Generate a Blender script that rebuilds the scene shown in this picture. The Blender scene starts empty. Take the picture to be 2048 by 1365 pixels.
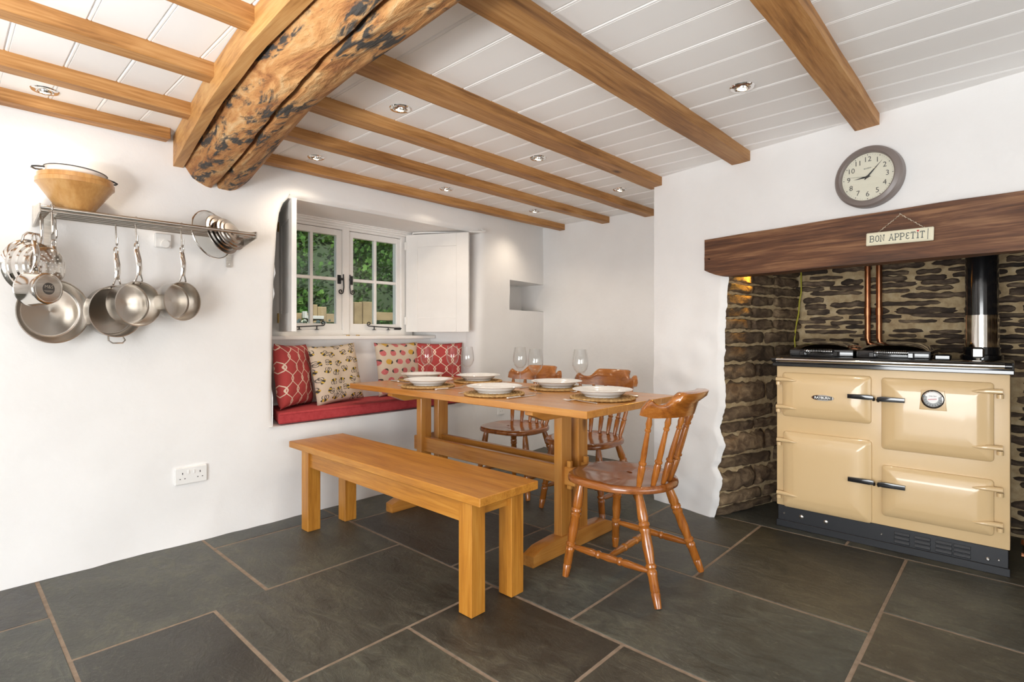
import bpy, bmesh, math, random
from mathutils import Vector, Matrix, noise
random.seed(7)
S = bpy.context.scene
COL = S.collection
PI = math.pi

# ------------------------------------------------------------------ camera
cam = bpy.data.cameras.new('camera')
cam.sensor_fit = 'HORIZONTAL'; cam.sensor_width = 36.0
cam.lens = 1080.0 / 2048.0 * 36.0
cam.shift_y = -15.5 / 2048.0
cam.clip_start = 0.05
camo = bpy.data.objects.new('camera', cam)
camo.location = (0, 0, 1.09)
camo.rotation_euler = (PI / 2, 0, math.radians(-47))
COL.objects.link(camo); S.camera = camo

# ------------------------------------------------------------------ world, sun, added daylight fill, exposure
w = bpy.data.worlds.new('sky'); S.world = w; w.use_nodes = True
nt = w.node_tree; bg = nt.nodes['Background']
sky = nt.nodes.new('ShaderNodeTexSky'); sky.sky_type = 'NISHITA'
sky.sun_disc = False; sky.sun_elevation = math.radians(42); sky.sun_rotation = math.radians(200)
nt.links.new(sky.outputs[0], bg.inputs[0]); bg.inputs[1].default_value = 0.13
sun = bpy.data.lights.new('sun', 'SUN'); sun.energy = 5.8; sun.angle = 0.02; sun.color = (1, .95, .86)
suno = bpy.data.objects.new('sun', sun); suno.rotation_euler = (math.radians(48), 0, math.radians(-20)); COL.objects.link(suno)

def area(name, loc, rot, sx, sy, power, col):
    l = bpy.data.lights.new(name, 'AREA'); l.shape = 'RECTANGLE'; l.size = sx; l.size_y = sy
    l.energy = power; l.color = col
    o = bpy.data.objects.new(name, l); o.location = loc; o.rotation_euler = rot; COL.objects.link(o)
    return o
R90 = PI / 2
# area lamps added as daylight fill in unseen openings, set low to brighten the ceiling
area('side_daylight_fill', (-1.96, 0.15, .78), (0, -R90, 0), 1.4, 2.2, 96, (.955, .98, 1.0))
area('rear_daylight_fill', (0.9, -2.86, .80), (R90, 0, 0), 3.0, 1.4, 27, (.955, .98, 1.0))
S.view_settings.view_transform = 'Standard'; S.view_settings.look = 'None'
S.view_settings.gamma = 1.0; S.view_settings.use_curve_mapping = False
S.view_settings.exposure = 0.53

# ------------------------------------------------------------------ material helpers
class X:
    """tiny expression builder for math nodes"""
    nt = None
    def __init__(s, v): s.v = v
    @staticmethod
    def op(o, *a):
        n = X.nt.nodes.new('ShaderNodeMath'); n.operation = o
        for i, q in enumerate(a):
            if isinstance(q, X): q = q.v
            if isinstance(q, (int, float)): n.inputs[i].default_value = q
            else: X.nt.links.new(q, n.inputs[i])
        return X(n.outputs[0])
    def __add__(s, b): return X.op('ADD', s, b)
    def __radd__(s, b): return X.op('ADD', b, s)
    def __sub__(s, b): return X.op('SUBTRACT', s, b)
    def __rsub__(s, b): return X.op('SUBTRACT', b, s)
    def __mul__(s, b): return X.op('MULTIPLY', s, b)
    def __rmul__(s, b): return X.op('MULTIPLY', b, s)
    def __truediv__(s, b): return X.op('DIVIDE', s, b)
    def lt(s, b): return X.op('LESS_THAN', s, b)
    def gt(s, b): return X.op('GREATER_THAN', s, b)
    def floor(s): return X.op('FLOOR', s)
    def pmod(s, b): return X.op('FLOORED_MODULO', s, b)
    def abs(s): return X.op('ABSOLUTE', s)
    def sin(s): return X.op('SINE', s)
    def cos(s): return X.op('COSINE', s)
    def max(s, b): return X.op('MAXIMUM', s, b)
    def min(s, b): return X.op('MINIMUM', s, b)
    def sqrt(s): return X.op('SQRT', s)

MATS = {}
def newmat(name):
    m = bpy.data.materials.new(name); m.use_nodes = True
    MATS[name] = m
    return m, m.node_tree, m.node_tree.nodes['Principled BSDF']

def plain(name, col, rough=.5, metal=0, coat=0, emit=0):
    m, nt, b = newmat(name)
    b.inputs['Base Color'].default_value = (*col, 1); b.inputs['Roughness'].default_value = rough
    b.inputs['Metallic'].default_value = metal; b.inputs['Coat Weight'].default_value = coat
    b.inputs['Coat Roughness'].default_value = .06
    if emit:
        b.inputs['Emission Color'].default_value = (*col, 1); b.inputs['Emission Strength'].default_value = emit
    return m

def ramp(nt, stops):
    r = nt.nodes.new('ShaderNodeValToRGB'); e = r.color_ramp.elements
    while len(e) < len(stops): e.new(.5)
    for k, (p, c) in zip(e, stops): k.position = p; k.color = (*c, 1)
    return r

def textured(name, stops, scale=5, stretch=(1, 1, 1), detail=6, rough=.5, bump=.1, bdist=.01, coat=0, distort=0, vary=0, rvar=0, metal=0):
    """noise-driven colour with bump; vary = brightness change per object"""
    m, nt, b = newmat(name)
    L = nt.links.new
    tc = nt.nodes.new('ShaderNodeTexCoord'); mp = nt.nodes.new('ShaderNodeMapping')
    mp.inputs['Scale'].default_value = stretch
    oi = nt.nodes.new('ShaderNodeObjectInfo')
    add = nt.nodes.new('ShaderNodeVectorMath'); add.operation = 'ADD'
    sc = nt.nodes.new('ShaderNodeMath'); sc.operation = 'MULTIPLY'; sc.inputs[1].default_value = 37.0 if vary else 0.0
    L(oi.outputs['Random'], sc.inputs[0])
    L(tc.outputs['Object'], add.inputs[0]); L(sc.outputs[0], add.inputs[1])
    L(add.outputs[0], mp.inputs['Vector'])
    n = nt.nodes.new('ShaderNodeTexNoise'); n.inputs['Scale'].default_value = scale; n.inputs['Detail'].default_value = detail
    n.inputs['Roughness'].default_value = .6; n.inputs['Distortion'].default_value = distort
    L(mp.outputs[0], n.inputs['Vector'])
    r = ramp(nt, stops); L(n.outputs['Fac'], r.inputs[0])
    col = r.outputs[0]
    if vary:
        hs = nt.nodes.new('ShaderNodeHueSaturation')
        mr = nt.nodes.new('ShaderNodeMapRange'); mr.inputs['To Min'].default_value = 1 - vary; mr.inputs['To Max'].default_value = 1 + vary
        L(oi.outputs['Random'], mr.inputs['Value']); L(mr.outputs[0], hs.inputs['Value']); L(col, hs.inputs['Color']); col = hs.outputs[0]
    L(col, b.inputs['Base Color'])
    b.inputs['Roughness'].default_value = rough; b.inputs['Metallic'].default_value = metal
    if rvar:
        mr2 = nt.nodes.new('ShaderNodeMapRange'); mr2.inputs['To Min'].default_value = rough - rvar; mr2.inputs['To Max'].default_value = rough + rvar
        L(n.outputs['Fac'], mr2.inputs['Value']); L(mr2.outputs[0], b.inputs['Roughness'])
    b.inputs['Coat Weight'].default_value = coat; b.inputs['Coat Roughness'].default_value = .15
    if bump:
        bp = nt.nodes.new('ShaderNodeBump'); bp.inputs['Strength'].default_value = bump; bp.inputs['Distance'].default_value = bdist
        L(n.outputs['Fac'], bp.inputs['Height']); L(bp.outputs[0], b.inputs['Normal'])
    return m

def wood(name, dark, mid, light, axis='x', grain=14, rough=.4, coat=0, bump=.08, knots=True, vary=.1):
    """sawn timber: broad figure plus fine streaks stretched along the grain, a few darker knots"""
    m, nt, b = newmat(name); L = nt.links.new
    ax = 'xyz'.index(axis)
    tc = nt.nodes.new('ShaderNodeTexCoord'); oi = nt.nodes.new('ShaderNodeObjectInfo')
    ml = nt.nodes.new('ShaderNodeMath'); ml.operation = 'MULTIPLY'; ml.inputs[1].default_value = 29.0; L(oi.outputs['Random'], ml.inputs[0])
    ad = nt.nodes.new('ShaderNodeVectorMath'); ad.operation = 'ADD'; L(tc.outputs['Object'], ad.inputs[0]); L(ml.outputs[0], ad.inputs[1])
    def layer(scale, st, det, dist):
        mp = nt.nodes.new('ShaderNodeMapping'); v = [1, 1, 1]; v[ax] = st; mp.inputs['Scale'].default_value = v; L(ad.outputs[0], mp.inputs[0])
        n = nt.nodes.new('ShaderNodeTexNoise'); n.inputs['Scale'].default_value = scale; n.inputs['Detail'].default_value = det
        n.inputs['Roughness'].default_value = .65; n.inputs['Distortion'].default_value = dist; L(mp.outputs[0], n.inputs[0]); return n.outputs['Fac']
    broad, fine = layer(grain, .10, 4, 1.0), layer(grain * 7, .035, 6, .3)
    X.nt = nt
    v = X(broad) * .55 + X(fine) * .45
    r = ramp(nt, [(.36, dark), (.5, mid), (.63, light)]); L(v.v, r.inputs[0])
    col = r.outputs[0]
    if knots:
        mp = nt.nodes.new('ShaderNodeMapping'); vv = [1, 1, 1]; vv[ax] = .45; mp.inputs['Scale'].default_value = vv; L(ad.outputs[0], mp.inputs[0])
        vo = nt.nodes.new('ShaderNodeTexVoronoi'); vo.inputs['Scale'].default_value = 3.2; L(mp.outputs[0], vo.inputs['Vector'])
        kr = ramp(nt, [(.03, (1, 1, 1)), (.085, (0, 0, 0))]); L(vo.outputs['Distance'], kr.inputs[0])
        mx = nt.nodes.new('ShaderNodeMix'); mx.data_type = 'RGBA'; L(kr.outputs[0], mx.inputs[0]); L(col, mx.inputs[6]); mx.inputs[7].default_value = (dark[0] * .45, dark[1] * .4, dark[2] * .4, 1)
        col = mx.outputs[2]
    hs = nt.nodes.new('ShaderNodeHueSaturation'); mr = nt.nodes.new('ShaderNodeMapRange'); mr.inputs['To Min'].default_value = 1 - vary; mr.inputs['To Max'].default_value = 1 + vary
    L(oi.outputs['Random'], mr.inputs['Value']); L(mr.outputs[0], hs.inputs['Value']); L(col, hs.inputs['Color']); L(hs.outputs[0], b.inputs['Base Color'])
    b.inputs['Roughness'].default_value = rough; b.inputs['Coat Weight'].default_value = coat; b.inputs['Coat Roughness'].default_value = .15
    bp = nt.nodes.new('ShaderNodeBump'); bp.inputs['Strength'].default_value = bump; bp.inputs['Distance'].default_value = .004
    L(v.v, bp.inputs['Height']); L(bp.outputs[0], b.inputs['Normal'])
    return m

plaster = textured('white_plaster', [(.3, (.80, .785, .77)), (.7, (.84, .828, .815))], 3.2, detail=9, rough=.75, bump=.35, bdist=.02)
paint = textured('white_gloss_paint', [(.3, (.80, .78, .75)), (.7, (.84, .82, .79))], 6, rough=.38, bump=.06)
ceilpaint = textured('ceiling_board_paint', [(.3, (.86, .845, .825)), (.7, (.89, .875, .855))], 4, stretch=(1, .2, 1), rough=.5, bump=.08, vary=.03)
def make_slate():
    m, nt, b = newmat('slate'); L = nt.links.new; X.nt = nt
    tc = nt.nodes.new('ShaderNodeTexCoord'); oi = nt.nodes.new('ShaderNodeObjectInfo')
    ml = nt.nodes.new('ShaderNodeMath'); ml.operation = 'MULTIPLY'; ml.inputs[1].default_value = 41.0; L(oi.outputs['Random'], ml.inputs[0])
    ad = nt.nodes.new('ShaderNodeVectorMath'); L(tc.outputs['Object'], ad.inputs[0]); L(ml.outputs[0], ad.inputs[1])
    def layer(scale, det, dist, st=(1, 1, 1)):
        mp = nt.nodes.new('ShaderNodeMapping'); mp.inputs['Scale'].default_value = st; mp.inputs['Rotation'].default_value = (0, 0, .5); L(ad.outputs[0], mp.inputs[0])
        n = nt.nodes.new('ShaderNodeTexNoise'); n.inputs['Scale'].default_value = scale; n.inputs['Detail'].default_value = det; n.inputs['Roughness'].default_value = .65; n.inputs['Distortion'].default_value = dist
        L(mp.outputs[0], n.inputs[0]); return X(n.outputs['Fac'])
    broad, cleft, fine = layer(2.2, 5, .6), layer(15, 12, 1.5, (1, .45, 1)), layer(75, 6, 0)
    tone = ramp(nt, [(.0, (.066, .069, .056)), (.3, (.047, .044, .037)), (.5, (.062, .057, .041)), (.75, (.052, .054, .046)), (1.0, (.074, .071, .050))]); L(oi.outputs['Random'], tone.inputs[0])
    v = broad * .40 + cleft * .40 + fine * .20
    r = ramp(nt, [(.36, (.45, .43, .42)), (.5, (1.0, 1.0, 1.0)), (.64, (2.0, 1.98, 1.8))]); L(v.v, r.inputs[0])
    mx = nt.nodes.new('ShaderNodeMix'); mx.data_type = 'RGBA'; mx.blend_type = 'MULTIPLY'; mx.inputs[0].default_value = 1; mx.clamp_result = False
    L(tone.outputs[0], mx.inputs[6]); L(r.outputs[0], mx.inputs[7])
    vein = ramp(nt, [(.0, (0, 0, 0)), (.495, (0, 0, 0)), (.5, (1, 1, 1)), (.505, (0, 0, 0))]); L(layer(1.7, 6, 2.4).v, vein.inputs[0])
    spot = X(vein.outputs[0]) * fine.gt(.54) * .5
    mv = nt.nodes.new('ShaderNodeMix'); mv.data_type = 'RGBA'; L(spot.v, mv.inputs[0]); L(mx.outputs[2], mv.inputs[6]); mv.inputs[7].default_value = (.20, .19, .15, 1)
    L(mv.outputs[2], b.inputs['Base Color'])
    rr = cleft * .35 + .28; L(rr.v, b.inputs['Roughness'])
    bp = nt.nodes.new('ShaderNodeBump'); bp.inputs['Strength'].default_value = .8; bp.inputs['Distance'].default_value = .008
    L((cleft * .8 + fine * .2).v, bp.inputs['Height']); L(bp.outputs[0], b.inputs['Normal'])
    return m
slate = make_slate()
grout = textured('grout', [(.3, (.20, .145, .10)), (.7, (.31, .235, .17))], 30, rough=.9, bump=.2)
oak = {a: wood('oak_joist_' + a, (.20, .08, .018), (.40, .185, .052), (.54, .29, .105), a, 13, .55, 0, .15) for a in 'xy'}
bearerwood = wood('bearer_oak', (.30, .13, .032), (.50, .25, .075), (.60, .35, .13), 'y', 12, .55, 0, .12)
pine_o = {a: wood('bench_oak_' + a, (.31, .110, .010), (.45, .180, .020), (.53, .24, .038), a, 16, .42, .10, .08, vary=.06) for a in 'xyz'}
pine_t = {a: wood('table_pine_' + a, (.34, .125, .018), (.47, .195, .036), (.54, .255, .058), a, 10, .28, .35, .04, vary=.06) for a in 'xyz'}
pine_c = {a: wood('chair_pine_' + a, (.19, .050, .006), (.32, .100, .012), (.41, .15, .026), a, 14, .22, .5, .04, vary=.1) for a in 'xyz'}
seatwood = wood('chair_seat_wood', (.13, .032, .006), (.25, .075, .014), (.36, .13, .035), 'y', 9, .2, .6, .03, vary=.08)
mantelwood = wood('mantel_wood', (.036, .015, .008), (.128, .050, .021), (.28, .138, .064), 'x', 12, .6, 0, .5)
bowlwood = wood('bowl_wood', (.50, .24, .07), (.62, .33, .11), (.68, .40, .16), 'z', 8, .3, .3, .02)
steel_b = textured('brushed_steel', [(.3, (.50, .47, .43)), (.7, (.66, .63, .58))], 20, stretch=(1, 1, 6), rough=.3, bump=.02, metal=1)
steel_p = plain('polished_steel', (.74, .71, .67), .1, 1)
def make_pan_steel():
    m, nt, b = newmat('spun_pan_steel')
    b.inputs['Base Color'].default_value = (.64, .60, .55, 1); b.inputs['Metallic'].default_value = 1; b.inputs['Roughness'].default_value = .27; b.inputs['Anisotropic'].default_value = .75
    t = nt.nodes.new('ShaderNodeTangent'); t.direction_type = 'RADIAL'; t.axis = 'Y'; nt.links.new(t.outputs[0], b.inputs['Tangent'])
    return m
pan_steel = make_pan_steel()
lidsteel = plain('pan_lid_steel', (.46, .43, .40), .24, 1)
cutlery = plain('cutlery_steel', (.82, .81, .79), .3, .85)
chrome = plain('chrome', (.82, .81, .8), .06, 1)
iron = plain('black_iron', (.012, .012, .013), .45)
blackenamel = plain('black_enamel', (.010, .010, .011), .12, 0, .6)
blackmatt = plain('black_plinth_paint', (.013, .014, .017), .45)
cream = plain('cream_enamel', (.68, .485, .255), .28, 0, .45)
copper = textured('copper', [(.3, (.38, .15, .07)), (.7, (.55, .25, .13))], 14, rough=.33, bump=.02, metal=1)
whiteplastic = plain('white_plastic', (.80, .79, .77), .3)
china = plain('white_china', (.80, .79, .77), .12, 0, .4)
darkslot = plain('dark_slot', (.03, .03, .03), .6)
brass = plain('brass', (.62, .42, .15), .3, 1)
print_dark = plain('dark_print', (.035, .035, .04), .6)
print_grey = plain('grey_print', (.10, .115, .11), .6)
print_red = plain('red_print', (.5, .02, .03), .6)
print_white = plain('white_print', (.85, .85, .83), .4)
clockrim = plain('taupe_clock_rim', (.20, .165, .15), .35)
clockface = plain('cream_clock_face', (.78, .73, .63), .4)
signpaint = plain('cream_sign_paint', (.72, .68, .52), .45)
ropemat = textured('string', [(.4, (.10, .06, .03)), (.6, (.65, .55, .42))], 60, rough=.8, bump=.2)
wickerm = textured('woven_rush', [(.3, (.30, .16, .05)), (.55, (.52, .32, .12)), (.75, (.66, .46, .21))], 60, rough=.65, bump=.4, bdist=.003)
redcloth = textured('red_cotton', [(.3, (.36, .030, .035)), (.7, (.45, .050, .055))], 40, rough=.85, bump=.2, bdist=.003)
stone = textured('hearth_stone', [(.22, (.030, .018, .010)), (.45, (.10, .062, .034)), (.62, (.20, .135, .075)), (.8, (.34, .25, .14))], 11, stretch=(1, 1, 1.6), detail=12, rough=.85, bump=1.0, bdist=.025, vary=.3, distort=.5)
slatestone = textured('thin_slate_stone', [(.28, (.020, .013, .009)), (.5, (.070, .046, .030)), (.72, (.23, .165, .10))], 9, stretch=(1, .5, 2.4), detail=12, rough=.8, bump=.9, bdist=.02, vary=.35)
mortar = textured('lime_mortar', [(.25, (.30, .20, .105)), (.5, (.47, .35, .195)), (.8, (.62, .50, .32))], 24, detail=12, rough=.95, bump=.8, bdist=.012)
flue_dark = plain('dark_flue_lining', (.02, .017, .014), .95)  # one flat dark colour for the slab closing the recess
logmat = None
def make_logmat():
    m, nt, b = newmat('old_log_wood'); L = nt.links.new
    tc = nt.nodes.new('ShaderNodeTexCoord'); mp = nt.nodes.new('ShaderNodeMapping'); mp.inputs['Scale'].default_value = (1, .22, 1)
    L(tc.outputs['Object'], mp.inputs[0])
    n1 = nt.nodes.new('ShaderNodeTexNoise'); n1.inputs['Scale'].default_value = 16; n1.inputs['Detail'].default_value = 10; n1.inputs['Distortion'].default_value = 1.2; n1.inputs['Roughness'].default_value = .65
    n2 = nt.nodes.new('ShaderNodeTexNoise'); n2.inputs['Scale'].default_value = 6; n2.inputs['Detail'].default_value = 8; n2.inputs['Distortion'].default_value = 1.6; n2.inputs['Roughness'].default_value = .7
    L(mp.outputs[0], n1.inputs[0]); L(mp.outputs[0], n2.inputs[0])
    r1 = ramp(nt, [(.30, (.20, .07, .02)), (.43, (.38, .165, .05)), (.53, (.48, .245, .085)), (.63, (.54, .34, .16)), (.75, (.58, .44, .28))])
    r2 = ramp(nt, [(.495, (0, 0, 0)), (.55, (1, 1, 1))])
    L(n1.outputs[0], r1.inputs[0]); L(n2.outputs[0], r2.inputs[0])
    n3 = nt.nodes.new('ShaderNodeTexNoise'); n3.inputs['Scale'].default_value = 45; n3.inputs['Detail'].default_value = 8
    mp3 = nt.nodes.new('ShaderNodeMapping'); mp3.inputs['Scale'].default_value = (1, .3, 1); L(tc.outputs['Object'], mp3.inputs[0]); L(mp3.outputs[0], n3.inputs[0])
    r3 = ramp(nt, [(.42, (0, 0, 0)), (.50, (1, 1, 1))]); L(n3.outputs[0], r3.inputs[0])
    mu = nt.nodes.new('ShaderNodeMath'); mu.operation = 'MULTIPLY'; L(r2.outputs[0], mu.inputs[0]); L(r3.outputs[0], mu.inputs[1])
    mx = nt.nodes.new('ShaderNodeMix'); mx.data_type = 'RGBA'; mx.inputs[7].default_value = (.045, .04, .035, 1)
    L(mu.outputs[0], mx.inputs[0]); L(r1.outputs[0], mx.inputs[6]); L(mx.outputs[2], b.inputs['Base Color'])
    b.inputs['Roughness'].default_value = .75
    bp = nt.nodes.new('ShaderNodeBump'); bp.inputs['Strength'].default_value = .9; bp.inputs['Distance'].default_value = .012
    ad = nt.nodes.new('ShaderNodeMath'); L(n1.outputs[0], ad.inputs[0]); L(n3.outputs[0], ad.inputs[1])
    L(ad.outputs[0], bp.inputs['Height']); L(bp.outputs[0], b.inputs['Normal'])
    return m
logmat = make_logmat()

def make_glass(name, tint=(1, 1, 1), boost=.06):
    m = bpy.data.materials.new(name); m.use_nodes = True; nt = m.node_tree; nt.nodes.clear(); L = nt.links.new
    o = nt.nodes.new('ShaderNodeOutputMaterial'); mx = nt.nodes.new('ShaderNodeMixShader')
    t = nt.nodes.new('ShaderNodeBsdfTransparent'); t.inputs[0].default_value = (*tint, 1)
    g = nt.nodes.new('ShaderNodeBsdfGlossy'); g.inputs['Roughness'].default_value = .02
    f = nt.nodes.new('ShaderNodeLayerWeight')
    pw = nt.nodes.new('ShaderNodeMath'); pw.operation = 'POWER'; pw.inputs[1].default_value = 3.2
    sc_ = nt.nodes.new('ShaderNodeMath'); sc_.operation = 'MULTIPLY'; sc_.inputs[1].default_value = .75
    a = nt.nodes.new('ShaderNodeMath'); a.operation = 'ADD'; a.inputs[1].default_value = boost + .035
    L(f.outputs['Facing'], pw.inputs[0]); L(pw.outputs[0], sc_.inputs[0]); L(sc_.outputs[0], a.inputs[0]); L(a.outputs[0], mx.inputs[0]); L(t.outputs[0], mx.inputs[1]); L(g.outputs[0], mx.inputs[2]); L(mx.outputs[0], o.inputs[0])
    return m
paneglass = make_glass('window_glass', (.97, .99, .97), 0.0)
wineglass = make_glass('wine_glass_material', (.98, .982, .98), .0)
lidglass = make_glass('lid_glass', (.86, .86, .84), .03)

# printed / embroidered cushion fabrics, all driven by the cushion's own UVs
def fabric_base(name):
    m, nt, b = newmat(name); X.nt = nt
    tc = nt.nodes.new('ShaderNodeTexCoord'); sp = nt.nodes.new('ShaderNodeSeparateXYZ'); nt.links.new(tc.outputs['UV'], sp.inputs[0])
    b.inputs['Roughness'].default_value = .88
    n = nt.nodes.new('ShaderNodeTexNoise'); n.inputs['Scale'].default_value = 160; nt.links.new(tc.outputs['UV'], n.inputs[0])
    bp = nt.nodes.new('ShaderNodeBump'); bp.inputs['Strength'].default_value = .15; bp.inputs['Distance'].default_value = .004
    nt.links.new(n.outputs[0], bp.inputs['Height']); nt.links.new(bp.outputs[0], b.inputs['Normal'])
    return m, nt, b, X(sp.outputs[0]), X(sp.outputs[1]), X(n.outputs[0])
def mixcol(nt, fac, a, bcol):
    mx = nt.nodes.new('ShaderNodeMix'); mx.data_type = 'RGBA'
    for i, q in ((6, a), (7, bcol)):
        if isinstance(q, tuple): mx.inputs[i].default_value = (*q, 1)
        else: nt.links.new(q, mx.inputs[i])
    nt.links.new(fac.v, mx.inputs[0])
    return mx.outputs[2]
def trellis():
    m, nt, b, u, v, n = fabric_base('red_trellis_fabric')
    P = .125; a = .082; wd = .0115
    s = X.op('MULTIPLY', v * (2 * PI / .36), 1.0).sin()
    d1 = ((u - a * s).pmod(2 * P) - P).abs()
    d2 = ((u + P + a * s).pmod(2 * P) - P).abs()
    line = d1.min(d2).lt(wd)
    c0 = mixcol(nt, n, (.34, .034, .034), (.44, .06, .055))
    c = mixcol(nt, line, c0, (.70, .56, .44))
    nt.links.new(c, b.inputs['Base Color'])
    return m
def cells(nt, u, v, nx, ny):
    cx = u * nx; row = (v * ny).floor()
    cx = cx + row.pmod(2) * .5
    ix = cx.floor(); fx = cx - ix - .5; fy = v * ny - row - .5
    h = X.op('FRACT', ((ix * 12.9898 + row * 78.233).sin() * 43758.5453))
    return fx, fy, h
def bees():
    m, nt, b, u, v, n = fabric_base('bee_print_linen')
    fx, fy, h = cells(nt, u, v, 5, 6.5)
    an = h * 6.28; ca = an.cos(); sa = an.sin()
    x = fx * ca + fy * sa; y = fy * ca - fx * sa
    x = x / 1.45; y = y / 1.45
    body = ((x * x) / .045 + (y * y) / .010).lt(1)
    stripe = (x * 26).sin().gt(-.1)
    def wing(ox, oy):
        q = ((x - ox) * (x - ox)) / .022 + ((y - oy) * (y - oy)) / .030
        return q.lt(1) * q.gt(.45)
    wings = wing(-.02, .22).max(wing(.12, .20))
    base = mixcol(nt, n, (.50, .40, .30), (.58, .48, .37))
    c = mixcol(nt, wings, base, (.10, .085, .07))
    c = mixcol(nt, body, c, (.50, .33, .05))
    c = mixcol(nt, body * stripe, c, (.035, .03, .025))
    nt.links.new(c, b.inputs['Base Color']); return m
def fruit():
    m, nt, b, u, v, n = fabric_base('strawberry_print_linen')
    fx, fy, h = cells(nt, u, v, 4.6, 5.6)
    an = h * 6.28; ca = an.cos(); sa = an.sin()
    x = fx * ca + fy * sa; y = fy * ca - fx * sa
    x = x / 1.2; y = y / 1.2
    wdt = .055 - x * .06
    body = ((x * x) / .085 + (y * y) / wdt).lt(1)
    cap = body * x.gt(.15)
    n2 = nt.nodes.new('ShaderNodeTexNoise'); n2.inputs['Scale'].default_value = 40
    tc = nt.nodes.new('ShaderNodeTexCoord'); nt.links.new(tc.outputs['UV'], n2.inputs[0])
    base = mixcol(nt, n, (.50, .40, .30), (.58, .48, .37))
    must = h.gt(.84)
    fc = mixcol(nt, X(n2.outputs[0]), (.36, .02, .04), (.62, .22, .20))
    fc = mixcol(nt, must, fc, (.52, .30, .04))
    c = mixcol(nt, body, base, fc)
    c = mixcol(nt, cap, c, (.05, .04, .035))
    nt.links.new(c, b.inputs['Base Color']); return m
M_trellis, M_bees, M_fruit = trellis(), bees(), fruit()

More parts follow.
